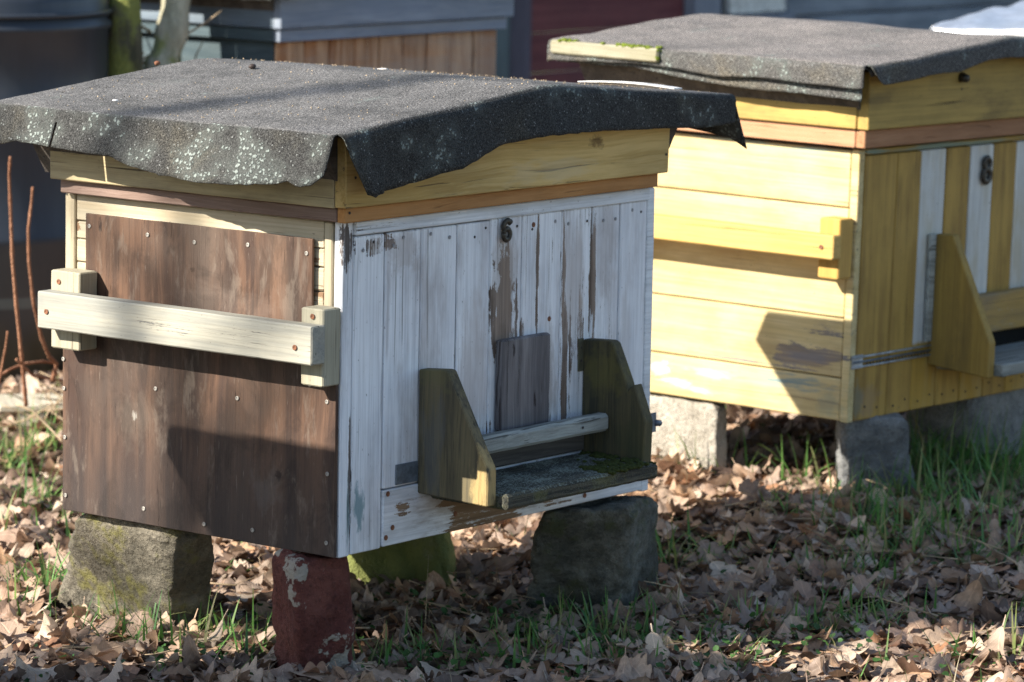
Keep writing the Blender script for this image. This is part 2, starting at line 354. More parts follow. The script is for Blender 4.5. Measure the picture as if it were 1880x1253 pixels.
def felt(name, base, amt_l, top_col):
    s = M(name)
    P = s.tc
    o = s.sep(P)
    gr = s.noise(P, 520, 2, .5)
    gr2 = s.noise(P, 240, 3, .6)
    broad = s.noise(P, 7, 5, .6, .4)
    mid = s.noise(P, 30, 4, .6)
    N = s.nt.nodes.new('ShaderNodeNewGeometry').outputs['Normal']
    nz = s.sep(N)[2]
    up = s.ss(nz, .75, .97)
    top_mix = s.m('MULTIPLY', up, s.ss(s.m('ADD', s.m('MULTIPLY', broad, .6), s.m('MULTIPLY', mid, .4)), .32, .62, .35, 1.0))
    c = s.mix(top_mix, base, top_col)  # mottled paler colour where the sheet faces up
    c = s.mix(s.m('MULTIPLY', s.ss(broad, .5, .7), s.m('SUBTRACT', 1.0, up)), c, tuple(x * 1.35 for x in base[:1]) + (base[1] * 1.25, base[2] * 1.05))
    c = s.mix(s.ss(gr, .42, .58, .9, 0.0), c, s.scale_col(c, .22))
    c = s.mix(s.ss(gr2, .54, .68, 0, .6), c, s.scale_col(c, 2.4))
    c = s.mix(s.ss(s.noise(P, 300, 2, .5), .36, .46, .7, 0), c, s.scale_col(c, .25))
    vd = s.nt.nodes.new('ShaderNodeTexVoronoi'); s.put(vd.inputs['Vector'], P); vd.inputs['Scale'].default_value = 330
    pick = s.ss(s.sep(vd.outputs['Color'])[0], .955, .965)
    dot = s.m('MULTIPLY', pick, s.ss(vd.outputs['Distance'], .5, .35))
    c = s.mix(s.m('MULTIPLY', dot, .6), c, (.30, .31, .30))
    # lichen rosettes in colonies, thick where the sheet bends down at its edge
    edge = s.m('SUBTRACT', 1.0, s.ss(nz, .90, .992))
    colony = s.noise(s.vm('ADD', P, (3.1, 1.7, .4)), 12, 4, .6)
    field = s.ss(s.m('SUBTRACT', s.m('ADD', s.m('MULTIPLY', colony, 1.0), s.m('MULTIPLY', edge, amt_l)), s.m('MULTIPLY', s.m('ABSOLUTE', s.sep(N)[1]), .10)), .57, .75)
    warp = s.vm('ADD', P, s.scale_col(s.noise(P, 170, 4, .7, 0, True), .012))
    vr = s.nt.nodes.new('ShaderNodeTexVoronoi'); s.put(vr.inputs['Vector'], warp); vr.inputs['Scale'].default_value = 150
    has = s.ss(s.m('ADD', s.m('MULTIPLY', field, .72), s.m('MULTIPLY', s.sep(vr.outputs['Color'])[1], .42)), .66, .74)
    ros = s.m('MULTIPLY', has, s.ss(s.m('ADD', vr.outputs['Distance'], s.m('MULTIPLY', s.noise(P, 500, 2), .35)), .68, .50))
    lc = s.mix(s.noise(P, 90, 3), (.17, .20, .185), (.38, .42, .385))
    c = s.mix(s.m('MULTIPLY', field, .35), c, (.15, .165, .15))
    c = s.mix(s.m('MULTIPLY', ros, .9), c, lc)
    h = s.m('ADD', s.m('MULTIPLY', gr, .6), s.m('MULTIPLY', gr2, .5))
    h = s.m('ADD', h, s.m('MULTIPLY', ros, .9))
    s.bump(h, .9, .0036)
    return s.col(c, .85)
MAT['felt_dark'] = felt('roofing_felt_dark', (.060, .060, .057), .16, (.235, .225, .215))
MAT['felt_pale'] = felt('roofing_felt_pale', (.13, .125, .118), .15, (.34, .305, .28))

def stone_mat(name, ca, cb, moss=.3, mosscol=(.10, .12, .03), lich=.25, patches=None):
    s = M(name)
    P = s.shifted()
    a = s.noise(P, 9, 6, .65, .3); f = s.noise(P, 110, 5, .7); mid = s.noise(P, 34, 5, .65)
    c = s.mix(s.ss(s.m('ADD', s.m('MULTIPLY', a, .6), s.m('MULTIPLY', mid, .4)), .40, .60), ca, cb)
    c = s.mix(s.ss(f, .48, .68, 0, .6), c, s.scale_col(c, .35))
    c = s.mix(s.ss(s.noise(P, 260, 3, .6), .60, .68, 0, .5), c, s.scale_col(c, 1.9))
    if patches:
        pm = s.ss(s.m('ADD', s.m('MULTIPLY', s.noise(s.vm('ADD', P, (2.0, 5.0, 1.0)), 8, 5, .62), .8), s.m('MULTIPLY', mid, .2)),   .495, .515)
        c = s.mix(pm, c, patches)
    mm = s.ss(s.m('ADD', s.m('MULTIPLY', s.noise(s.vm('ADD', P, (7.0, 1.0, 3.0)), 11, 5, .65), .7), s.m('MULTIPLY', mid, .3)), .60 - moss * .35, .72 - moss * .35)
    c = s.mix(s.m('MULTIPLY', mm, .8), c, s.mix(f, tuple(x * .6 for x in mosscol), tuple(x * 1.5 for x in mosscol)))
    lm = s.ss(s.m('ADD', s.m('MULTIPLY', mid, .5), s.m('MULTIPLY', f, .5)), .60, .68)
    c = s.mix(s.m('MULTIPLY', lm, lich), c, (.42, .45, .36))
    s.bump(s.m('ADD', s.m('ADD', s.m('MULTIPLY', a, 1.6), mid), s.m('MULTIPLY', f, .8)), .9, .009)
    return s.col(c, .88)
MAT['stone_grey'] = stone_mat('sandstone_grey', (.10, .09, .068), (.225, .20, .155), .3, (.15, .14, .035), .3)
MAT['stone_dark'] = stone_mat('sandstone_dark', (.075, .077, .066), (.18, .18, .155), .25, (.06, .07, .03), .5)
MAT['stone_moss'] = stone_mat('stone_mossy', (.14, .15, .07), (.24, .25, .12), .8, (.17, .19, .05), .3)
MAT['brick_red'] = stone_mat('red_sandstone', (.105, .032, .026), (.17, .060, .045), -.2, (.08, .08, .03), .12, patches=(.36, .32, .26))
MAT['concrete'] = stone_mat('pale_concrete', (.30, .27, .22), (.44, .40, .34), -.3, (.2, .2, .1), .3)
MAT['concrete_grey'] = stone_mat('grey_concrete', (.15, .155, .16), (.28, .285, .28), -.1, (.10, .11, .06), .3)

def moss_mat():
    s = M('moss')
    c = s.mix(s.noise(s.tc, 160, 4), (.022, .030, .006), (.075, .09, .016))
    s.bump(s.noise(s.tc, 350, 4, .7), 1.0, .004)
    return s.col(c, .95)
MAT['moss'] = moss_mat()
def landing_mat():
    s = M('landing_lichen')
    P = s.tc
    f = s.noise(P, gsc('X', 180, 6), 5, .7); b = s.noise(P, 14, 5, .65); m_ = s.noise(P, 55, 4, .7)
    c = s.mix(s.ss(f, .4, .6), (.035, .036, .030), (.10, .095, .07))
    N = s.nt.nodes.new('ShaderNodeNewGeometry').outputs['Normal']
    nz = s.ss(s.sep(N)[2], .4, .9)
    lm = s.ss(s.m('ADD', s.m('MULTIPLY', b, .38), s.m('MULTIPLY', s.noise(P, 290, 3, .75), .62)), .485, .545)
    c = s.mix(s.m('MULTIPLY', lm, s.m('ADD', s.m('MULTIPLY', nz, .72), .12)), c, s.mix(m_, (.20, .24, .20), (.46, .51, .45)))
    gm = s.ss(s.m('ADD', s.m('MULTIPLY', m_, .4), s.m('MULTIPLY', b, .6)), .46, .62)
    c = s.mix(s.m('MULTIPLY', gm, s.m('SUBTRACT', .55, s.m('MULTIPLY', nz, .40))), c, (.14, .14, .045))
    s.bump(s.m('ADD', f, s.m('MULTIPLY', lm, .8)), .8, .003)
    return s.col(c, .88)
MAT['landing'] = landing_mat()

def leaf_mat(name, ramp, trans=.15, veins=False):
    s = M(name)
    v = s.m('FRACT', s.m('ADD', s.attr('leaf_tone', 'GEOMETRY'), s.m('MULTIPLY', s.oi, 1.0)))
    cr = s.nt.nodes.new('ShaderNodeValToRGB'); s.put(cr.inputs[0], v)
    el = cr.color_ramp.elements
    el[0].position = 0; el[0].color = ramp[0] + (1,)
    el[1].position = 1; el[1].color = ramp[-1] + (1,)
    for i, c in enumerate(ramp[1:-1]):
        e = el.new((i + 1) / (len(ramp) - 1)); e.color = c + (1,)
    n = s.noise(s.tc, 90, 4, .65)
    c = s.mix(s.ss(n, .35, .7, 0, .6), cr.outputs[0], s.scale_col(cr.outputs[0], .5))
    if veins:
        u, t = s.attr('leaf_u', 'GEOMETRY'), s.attr('leaf_t', 'GEOMETRY')
        side = s.m('ABSOLUTE', s.m('SUBTRACT', s.m('FRACT', s.m('SUBTRACT', s.m('MULTIPLY', t, 7.0), s.m('MULTIPLY', u, 1.6))), .5))
        vein = s.m('MAXIMUM', s.ss(u, .10, .03), s.m('MULTIPLY', s.ss(side, .10, .02), .5))
        c = s.mix(s.m('MULTIPLY', vein, .55), c, s.scale_col(c, 1.55))
        c = s.mix(s.m('MULTIPLY', s.ss(u, .72, 1.0), .45), c, s.scale_col(c, .5))
        s.bump(s.m('SUBTRACT', s.m('MULTIPLY', n, .5), vein), .5, .0012)
    s.put(s.b.inputs['Base Color'], c)
    s.b.inputs['Roughness'].default_value = .55
    tr = s.nt.nodes.new('ShaderNodeBsdfTranslucent'); s.put(tr.inputs[0], c)
    mx = s.nt.nodes.new('ShaderNodeMixShader'); mx.inputs[0].default_value = trans
    s.nt.links.new(s.b.outputs[0], mx.inputs[1]); s.nt.links.new(tr.outputs[0], mx.inputs[2])
    s.nt.links.new(mx.outputs[0], s.nt.nodes['Material Output'].inputs['Surface'])
    return s.mat
MAT['leaf'] = leaf_mat('dry_oak_leaf', [(.36, .25, .18), (.66, .51, .39), (.15, .075, .045), (.74, .60, .46), (.40, .20, .105), (.54, .41, .32), (.09, .06, .048), (.68, .49, .34), (.44, .33, .26), (.20, .13, .09), (.60, .38, .23), (.30, .22, .17)], .18, True)
MAT['grass'] = leaf_mat('grass_blade', [(.08, .19, .05), (.12, .29, .06), (.17, .34, .08), (.09, .22, .08), (.27, .31, .10), (.10, .26, .05), (.38, .34, .17), (.14, .30, .08)], .3)
MAT['straw'] = leaf_mat('straw', [(.36, .30, .19), (.50, .43, .29), (.28, .23, .15)], .2)
MAT['clover'] = leaf_mat('weed_leaf', [(.05, .11, .03), (.06, .15, .035), (.04, .09, .03)], .25)
def soil():
    s = M('soil_and_leaf_mould')
    P = s.tc
    a = s.noise(P, 3, 6, .6); b = s.noise(P, 45, 5, .7)
    vd = s.nt.nodes.new('ShaderNodeTexVoronoi'); s.put(vd.inputs['Vector'], P); vd.inputs['Scale'].default_value = 26
    t = s.sep(vd.outputs['Color'])[0]
    c = s.mix(t, (.03, .02, .013), (.10, .065, .045))
    c = s.mix(s.ss(b, .4, .6), s.scale_col(c, .4), c)
    c = s.mix(s.ss(a, .5, .65, 0, .5), c, (.05, .08, .02))
    s.bump(s.m('ADD', b, vd.outputs['Distance']), 1.0, .015)
    return s.col(c, .95)
MAT['soil'] = soil()
def drum_mat():
    s = M('dark_drum')
    n = s.noise(s.tc, (30, 30, 3), 5, .6); b = s.noise(s.tc, 3, 4, .6)
    c = s.mix(n, (.018, .023, .032), (.042, .050, .064))
    c = s.mix(s.ss(b, .45, .65, 0, .5), c, (.055, .055, .055))
    o = s.sep(s.tc)
    band = s.m('MULTIPLY', s.ss(o[2], .155, .162), s.ss(o[2], .185, .178))
    c = s.mix(s.m('MULTIPLY', band, .7), c, (.11, .14, .15))
    c = s.mix(s.ss(s.m('ADD', o[2], s.m('MULTIPLY', n, .05)), .18, .08, 0, .8), c, (.035, .035, .02))
    s.b.inputs['Specular IOR Level'].default_value = .5
    return s.col(c, .42)
MAT['drum'] = drum_mat()
def bark(name, ca, cb, moss):
    s = M(name)
    n = s.noise(s.tc, (25, 25, 6), 6, .65); m_ = s.noise(s.tc, 9, 5, .6); f = s.noise(s.tc, 120, 3)
    c = s.mix(s.ss(n, .4, .6), ca, cb)
    c = s.mix(s.ss(m_, .5 - moss, .62 - moss, 0, .85), c, s.mix(f, (.13, .15, .03), (.32, .34, .09)))
    s.bump(s.m('ADD', n, f), .9, .006)
    return s.col(c, .9)
MAT['bark_moss'] = bark('mossy_bark', (.32, .30, .21), (.52, .48, .35), .02)
MAT['bark_dark'] = bark('dark_bark', (.06, .06, .035), (.12, .11, .07), .05)
MAT['bark_tan'] = bark('tan_bark', (.22, .18, .14), (.32, .27, .21), -.2)
MAT['cane'] = bark('red_brown_cane', (.22, .10, .055), (.34, .17, .10), -.4)

# ------------------------------------------------------------------ object helpers
def link(o, parent=None):
    col.objects.link(o)
    if parent is not None: o.parent = parent
    return o
def mesh_obj(name, verts, faces, mat, parent=None, smooth=False):
    me = bpy.data.meshes.new(name)
    me.from_pydata([tuple(v) for v in verts], [], faces)
    me.materials.append(mat)
    if smooth: me.polygons.foreach_set('use_smooth', [True] * len(me.polygons))
    me.update()
    return link(bpy.data.objects.new(name, me), parent)
def bm_obj(name, bm, mat, parent=None, smooth=False):
    bmesh.ops.recalc_face_normals(bm, faces=bm.faces)
    me = bpy.data.meshes.new(name); bm.to_mesh(me); bm.free()
    me.materials.append(mat)
    if smooth: me.polygons.foreach_set('use_smooth', [True] * len(me.polygons))
    return link(bpy.data.objects.new(name, me), parent)
def tag(o, label=None, cat=None, group=None, kind=None):
    if label: o['label'] = label
    if cat: o['category'] = cat
    if group: o['group'] = group
    if kind: o['kind'] = kind
    return o
def root(name, loc=(0, 0, 0), rot=(0, 0, 0)):
    o = bpy.data.objects.new(name, None)
    o.empty_display_size = .1
    o.location = loc; o.rotation_euler = rot
    return link(o)
def board(name, lo, hi, mat, parent, axis=2, seg=9, jit=.0007, ch=.0016, wear=0.0, label=None):
    """a sawn board: chamfered section, edges that wander a little along its length"""
    lo, hi = Vector(lo), Vector(hi)
    a1, a2 = [i for i in range(3) if i != axis]
    L = hi[axis] - lo[axis]
    ts = [0, ch / L] + [i / seg for i in range(1, seg)] + [1 - ch / L, 1]
    c1, c2 = (lo[a1] + hi[a1]) / 2, (lo[a2] + hi[a2]) / 2
    h1, h2 = (hi[a1] - lo[a1]) / 2, (hi[a2] - lo[a2]) / 2
    verts, faces = [], []
    for k, t in enumerate(ts):
        end = k in (0, len(ts) - 1)
        e = [random.uniform(-jit, 0) for _ in range(4)]
        s1, s2 = h1 - (ch if end else 0), h2 - (ch if end else 0)
        for (u, v) in ((-1, -1), (1, -1), (1, 1), (-1, 1)):
            eu = s1 + (e[0] if u < 0 else e[1]); ev = s2 + (e[2] if v < 0 else e[3]) * .4
            pts = [(u * eu, v * (ev - ch)), (u * (eu - ch), v * ev)]
            if (u, v) in ((1, -1), (-1, 1)): pts.reverse()
            for (x, y) in pts:
                p = [0, 0, 0]; p[axis] = lo[axis] + t * L; p[a1] = c1 + x; p[a2] = c2 + y
                verts.append(p)
    n = 8
    for k in range(len(ts) - 1):
        for i in range(n):
            a, b = k * n + i, k * n + (i + 1) % n
            faces.append((a, b, b + n, a + n))
    faces.append(tuple(range(n - 1, -1, -1))); faces.append(tuple(range((len(ts) - 1) * n, len(ts) * n)))
    bm = bmesh.new()
    bv = [bm.verts.new(v) for v in verts]
    for f in faces: bm.faces.new([bv[i] for i in f])
    o = bm_obj(name, bm, mat, parent)
    o['wear'] = wear
    if label: o['label'] = label
    return o
def prism(name, outline, ax, lo, hi, mat, parent, bev=.0015, label=None):
    """outline in the two axes other than ax, extruded from lo to hi along ax, edges eased"""
    bm = bmesh.new()
    a1, a2 = [i for i in range(3) if i != ax]
    rings = []
    for d in (lo, hi):
        r = []
        for (u, v) in outline:
            p = [0, 0, 0]; p[ax] = d; p[a1] = u; p[a2] = v
            r.append(bm.verts.new(p))
        rings.append(r)
    n = len(outline)
    bm.faces.new(rings[0]); bm.faces.new(rings[1])
    for i in range(n): bm.faces.new((rings[0][i], rings[0][(i + 1) % n], rings[1][(i + 1) % n], rings[1][i]))
    bmesh.ops.recalc_face_normals(bm, faces=bm.faces)
    if bev: bmesh.ops.bevel(bm, geom=list(bm.edges), offset=bev, segments=1, affect='EDGES')
    o = bm_obj(name, bm, mat, parent)
    if label: o['label'] = label
    return o
def tube_data(pts, rad, n=8, flat=1.0, upv=None):
    pts = [Vector(p) for p in pts]
    V, F = [], []
    ref = Vector(upv) if upv else Vector((.3, .2, 1)).normalized()
    for i, p in enumerate(pts):
        d = (pts[min(i + 1, len(pts) - 1)] - pts[max(i - 1, 0)]).normalized()
        a = d.cross(ref)
        if a.length < 1e-4: a = d.cross(Vector((1, 0, 0)))
        a.normalize(); b = d.cross(a).normalized()
        r = rad[i] if isinstance(rad, (list, tuple)) else rad
        for k in range(n):
            t = 2 * math.pi * k / n
            V.append(p + a * (math.cos(t) * r) + b * (math.sin(t) * r * flat))
    for i in range(len(pts) - 1):
        for k in range(n):
            a, b = i * n + k, i * n + (k + 1) % n
            F.append((a, b, b + n, a + n))
    F.append(tuple(range(n))[::-1]); F.append(tuple(range((len(pts) - 1) * n, len(pts) * n)))
    return V, F
def tube(name, pts, rad, mat, parent=None, n=8, flat=1.0, upv=None):
    V, F = tube_data(pts, rad, n, flat, upv)
    return mesh_obj(name, V, F, mat, parent, True)
def join_data(parts):
    V, F = [], []
    for v, f in parts:
        k = len(V); V += list(v); F += [tuple(i + k for i in q) for q in f]
    return V, F
def fbm(p, s, o=4):
    return mnoise.fractal(Vector(p) * s, 1.0, 2.0, o)
def stone(name, bot, top, mat, label, cat, group=None, n=18, amp=.008, sc=9, pw=7, cut=None):
    """rough block: rounded cube mapped on 8 corners, then worn with noise; bot/top = 4 corners each, counter-clockwise"""
    bm = bmesh.new()
    bmesh.ops.create_cube(bm, size=2)
    bmesh.ops.subdivide_edges(bm, edges=bm.edges, cuts=n, use_grid_fill=True)
    B = [Vector(p) for p in bot]; Tt = [Vector(p) for p in top]
    def tri(q):
        u, v, w = (q.x + 1) / 2, (q.y + 1) / 2, (q.z + 1) / 2
        f = lambda c: (c[0] * (1 - u) + c[1] * u) * (1 - v) + (c[3] * (1 - u) + c[2] * u) * v
        return f(B) * (1 - w) + f(Tt) * w
    cen = tri(Vector((0, 0, 0)))
    for v in bm.verts:
        q = v.co
        l = (abs(q.x) ** pw + abs(q.y) ** pw + abs(q.z) ** pw) ** (1 / pw)
        p = tri(q / l)
        d = (p - cen).normalized()
        off = amp * (fbm(p + Vector((len(name), 3, 1)), sc, 5) * 1.6) + amp * .35 * fbm(p, 60, 3)
        off -= amp * 1.1 * max(0, abs(fbm(p + Vector((4, 2, 9)), 22, 4)) - .16)        # chips and pits
        edge_ = sorted((abs(q.x), abs(q.y), abs(q.z)))[1]
        if edge_ > .86: off -= amp * 1.4 * (edge_ - .86) / .14 * max(0, fbm(p, 26, 3) + .15)     # broken arrises
        if cut and q.z > .99 * l: off = 0
        v.co = p + d * off
    o = bm_obj(name, bm, mat, None, True)
    return tag(o, label, cat, group)

DISC = None
def disc_mesh(name, r, h, mat, cross=True):
    V, F = [], []
    for (rr, x) in ((r, 0), (r, -h * .7), (r * .8, -h), (r * .42, -h), (r * .30, -h * .45)):
        for k in range(10):
            t = 2 * math.pi * k / 10
            V.append((x, rr * math.cos(t), rr * math.sin(t)))
    for i in range(4):
        for k in range(10):
            a, b = i * 10 + k, i * 10 + (k + 1) % 10
            F.append((a, b, b + 10, a + 10))
    F.append(tuple(range(40, 50)))
    me = bpy.data.meshes.new(name); me.from_pydata(V, [], F); me.materials.append(mat); me.update()
    return me
SCREW = disc_mesh('screw', .0034, .0012, MAT['screw'])
NAILR = disc_mesh('nail_rusty', .0042, .0010, MAT['rust'])
NAILD = disc_mesh('nail_dark', .0022, .0009, MAT['nail_dark'])
NAILP = disc_mesh('nail_painted', .0030, .0008, MAT['nail_painted'])
def fastener(kind, me, parent, p, face='side'):
    o = bpy.data.objects.new(kind, me); link(o, parent)
    o.location = p
    if face == 'front': o.rotation_euler = (0, 0, R(90))
    return o

# ------------------------------------------------------------------ roofing felt sheet
def felt_sheet(name, parent, mat, x0, x1, y0, y1, zl, zr, zridge, xr, left, right, front, back, r=.012, slits=(), seed=0, flare=.0, sag=.003):
    """one sheet of felt folded over all four edges. left/right: skirt length as a function of y; front/back: of x."""
    ncs, nt = 12, 76
    ts_in = np.linspace(0, 1, nt + 1)
    ys = list(y0 + ts_in * (y1 - y0))
    for sy in slits: ys += [sy - .0022, sy + .0022]
    ys = sorted(ys)
    xs = list(x0 + np.linspace(0, 1, 81) * (x1 - x0))
    cols_ = [('L', k) for k in range(ncs, 0, -1)] + [('T', x) for x in xs] + [('R', k) for k in range(1, ncs + 1)]
    rows_ = [('F', k) for k in range(ncs, 0, -1)] + [('T', y) for y in ys] + [('B', k) for k in range(1, ncs + 1)]
    def zt(x):
        z = zl + (zridge - zl) * min(1, (x - x0) / (xr - x0)) if x < xr else zridge + (zr - zridge) * (x - xr) / (x1 - xr)
        return z - .002 * math.exp(-((x - xr) / .012) ** 2)
    def fold(k, length):
        a = length * k / ncs
        q = r * math.pi / 2
        if a < q: return r * math.sin(a / r), r * (1 - math.cos(a / r))
        return r + flare * (a - q), r + (a - q)
    V, idx = [], {}
    for j, (rt, rv) in enumerate(rows_):
        for i, (ct, cv) in enumerate(cols_):
            if ct != 'T' and rt != 'T': continue
            x = cv if ct == 'T' else (x0 if ct == 'L' else x1)
            y = rv if rt == 'T' else (y0 if rt == 'F' else y1)
            z = zt(x)
            nn = mnoise.noise(Vector((x * 3 + seed, y * 3, 1))) * sag * 1.6 + mnoise.noise(Vector((x * 11, y * 11 + seed, 2))) * sag * .7
            if ct == 'L':
                dx, dz = fold(cv, left(y)); x -= dx; z -= dz
                w = dz / .06
                x += (mnoise.noise(Vector((y * 6, seed, 3))) * .0045 + mnoise.noise(Vector((y * 30, z * 12, seed))) * .0025) * w
            elif ct == 'R':
                dx, dz = fold(cv, right(y)); x += dx; z -= dz
                x += mnoise.noise(Vector((y * 9, seed, 7))) * .01 * dz / .06
            if rt == 'F':
                dy, dz = fold(rv, front(x)); y -= dy * (1 if flare == 0 else r / max(r, dy)); z -= dz
                w = dz / .06
                y -= w * .010 * max(0, 1 - abs(x - xr) / .30)
                y += (mnoise.noise(Vector((x * 8, seed, 5))) * .008 + mnoise.noise(Vector((x * 26, z * 14, seed))) * .003) * w
                x += .55 * dz * max(0, 1 - (cv_ := (x - x0)) / .10) if ct == 'T' else 0
            elif rt == 'B':
                dy, dz = fold(rv, back(x)); y += dy; z -= dz
            idx[(i, j)] = len(V)
            V.append((x, y, z + nn))
    F = []
    for j in range(len(rows_) - 1):
        for i in range(len(cols_) - 1):
            q = [(i, j), (i + 1, j), (i + 1, j + 1), (i, j + 1)]
            if not all(k in idx for k in q): continue
            if cols_[i][0] == 'L' and cols_[i][1] > 5 and rows_[j][0] == 'T' and rows_[j + 1][0] == 'T':
                ym = (rows_[j][1] + rows_[j + 1][1]) / 2
                if any(abs(ym - sy) < .0018 for sy in slits): continue
            F.append(tuple(idx[k] for k in q))
    o = mesh_obj(name, V, F, mat, parent, True)
    md = o.modifiers.new('thickness', 'SOLIDIFY'); md.thickness = .0022; md.offset = -1
    return o
def interp(pairs):
    xs = [p[0] for p in pairs]; ys = [p[1] for p in pairs]
    return lambda t: float(np.interp(t, xs, ys))

# ------------------------------------------------------------------ digits
def digit(name, parent, ch, cx, cz, h, y, mat, label):
    r = h * .30
    pts = []
    if ch == '6':
        for k in range(15):                       # hook at the top, down the back
            t = R(35 + k * (205 - 35) / 14)
            pts.append((cx + .05 * h + math.cos(t) * h * .31 * (1 if k < 12 else 1), y, cz + h * .18 + math.sin(t) * h * .30))
        low = []
        for k in range(25):
            t = R(165 + k * 15)
            low.append((cx + math.cos(t) * h * .27, y, cz - h * .19 + math.sin(t) * h * .27))
        rad = [h * .155 if k > 1 else h * .18 for k in range(15)]
        d = [tube_data(pts, rad, 8, .6, (0, 1, 0)), tube_data(low, h * .150, 8, .6, (0, 1, 0))]
    else:
        a = [(cx + math.cos(R(k * 15)) * h * .21, y, cz + h * .23 + math.sin(R(k * 15)) * h * .20) for k in range(25)]
        b = [(cx + math.cos(R(k * 15)) * h * .26, y, cz - h * .22 + math.sin(R(k * 15)) * h * .24) for k in range(25)]
        d = [tube_data(a, h * .12, 8, .6, (0, 1, 0)), tube_data(b, h * .13, 8, .6, (0, 1, 0))]
    V, F = join_data(d)
    o = mesh_obj(name, V, F, mat, parent, True)
    o['label'] = label
    return o

# ------------------------------------------------------------------ beehives
W, D = .777, .566
def carcass(t, mat):
    """closed inner box so nothing shows through the joints"""
    return board('inner_box', (.012, .014, .002), (W - .004, D - .004, .498), mat, t, 2, 2, 0)
def deck(t, mat, z0=.53, zl=.628, zridge=.668, zr=.634, y0=-.028, y1=.60, x0=-.03, x1=.80, xr=.39):
    return prism('roof_deck', [(x0 + .02, z0), (x1 - .03, z0), (x1 + .04, zr), (xr, zridge), (x0 - .04, zl)], 1, y0 + .012, y1, mat, t, 0)

def hive_white():
    t = root('beehive')
    tag(t, 'white painted wooden beehive with black number 6, dark felt roof and brown plywood side', 'beehive', 'beehives standing in the orchard')
    carcass(t, MAT['dark_wood'])
    # front
    board('corner_stile', (0.0, -.001, 0), (.0245, .016, .500), MAT['front_white_corner'], t, 2, 14, wear=.02)
    board('front_plank', (.0262, -.0005, 0.001), (.0965, .016, .4765), MAT['front_white_corner'], t, 2, 14, wear=.0)
    ed = [.0985, .182, .268, .348, .428, .528, .609, .683, .7555]
    ww = [.0, -.03, -.01, .03, .06, .01, .09, .02]
    for i in range(8):
        board('front_plank', (ed[i] + .0007, -.0005 + random.uniform(-.001, .001), .0905), (ed[i + 1] - .0007, .016, .4765 + .002 * (i > 2)), MAT['front_white'], t, 2, 14, wear=ww[i])
    board('top_rail', (.0262, -.006, .4790), (.7555, .016, .4995), MAT['front_white_rail'], t, 0, 16)
    board('corner_stile', (.757, -.001, 0), (W, .016, .4975), MAT['front_white_rail'], t, 2, 12)
    board('bottom_board', (.0985, -.003, .003), (.7555, .014, .0888), MAT['front_white_sill'], t, 0, 14)
    # sunlit side
    zs = [.001, .1, .2, .3, .356, .394, .430, .458, .4995]
    wr = [0, 0, 0, .0, .05, -.02, .09, .12]
    for i in range(8):
        board('side_board', (.0015, .036, zs[i] + .0007), (.017, .5435, zs[i + 1] - .0007), MAT['cream'], t, 1, 8, wear=wr[i] * (1 if i < 7 else -.4))
    board('corner_post', (-.001, .0185, 0), (.018, .0345, .4985), MAT['cream_post'], t, 2, 8)
    board('corner_post', (-.001, .545, 0), (.018, D, .4995), MAT['cream_post'], t, 2, 8)
    board('back_board', (.02, D - .003, 0), (W, D + .012, .5), MAT['dark_wood'], t, 0, 6)
    board('end_board', (W + .0005, .018, 0), (W + .012, D, .498), MAT['cream'], t, 1, 6)
    board('plywood_panel', (-.0078, .0505, .310), (-.0018, .515, .4725), MAT['ply_upper'], t, 1, 18, .0014, .001, label='short brown plywood sheet screwed on above the handle')
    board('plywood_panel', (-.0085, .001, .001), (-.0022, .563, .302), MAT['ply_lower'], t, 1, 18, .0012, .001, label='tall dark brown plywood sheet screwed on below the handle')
    S = [(.506, .453), (.383, .450), (.286, .447), (.178, .4525), (.062, .450), (.505, .356),
         (.561, .240), (.5595, .194), (.5575, .117), (.5555, .025), (.364, .215), (.196, .219), (.052, .2555), (.0185, .2335), (.3876, .0255),
         (.2615, .018), (.163, .022), (.016, .126), (.0165, .022)]
    for (y, z) in S: fastener('screw', SCREW, t, (-.0086 if z < .31 else -.0079, y, z))
    # handle
    board('handle_block', (-.050, .486, .264), (-.0088, .549, .385), MAT['handle_block'], t, 2, 5, .0012, .002)
    board('handle_block', (-.050, -.008, .262), (-.0088, .036, .3765), MAT['handle_block'], t, 2, 5, .0012, .002)
    board('handle_beam', (-.082, -.014, .2975), (-.0505, .5455, .3555), MAT['handle_wood'], t, 1, 16, .0016, .002)
    for (y, z) in ((.525, .325), (.018, .322)): fastener('nail', NAILR, t, (-.0825, y, z))
    for (y, z) in ((.53, .368), (.012, .365)): fastener('nail', NAILR, t, (-.0505, y, z))
    for x in (.045, .065, .115, .14, .2, .245, .31, .335, .375, .41, .45, .51, .545, .595, .64, .665, .71, .74):
        fastener('nail', random.choice((NAILD, NAILP, NAILP)), t, (x + random.uniform(-.005, .005), -.0012, .462 + random.uniform(-.008, .006)), 'front')
    for x in (.12, .27, .42, .6): fastener('nail', NAILR, t, (x, -.0035, .016 + random.uniform(-.003, .02)), 'front')
    fastener('nail', NAILR, t, (.108, -.0035, .083), 'front')
    for (x, z) in ((.105, .0165), (.455, .462), (.50, .31)): fastener('nail', NAILR, t, (x, -.0033 if z < .1 else -.0012, z), 'front')
    # landing board, brackets and entrance
    prism('landing_bracket', [(-.001, .0745), (-.137, .070), (-.137, .127), (-.123, .149), (-.0575, .2665), (-.051, .268), (-.001, .264)], 0, .1795, .2015, MAT['bracket_wood'], t, .002)
    prism('landing_bracket', [(-.001, .080), (-.125, .080), (-.127, .150), (-.103, .207), (-.092, .196), (-.088, .209), (-.060, .268), (-.052, .271), (-.001, .2685)], 0, .590, .612, MAT['bracket_moss'], t, .002, label='mossy right bracket with a split edge')
    lb = board('landing_board', (.2025, -.157, .0635), (.5885, -.0045, .0885), MAT['landing'], t, 0, 22, .0025, .004)
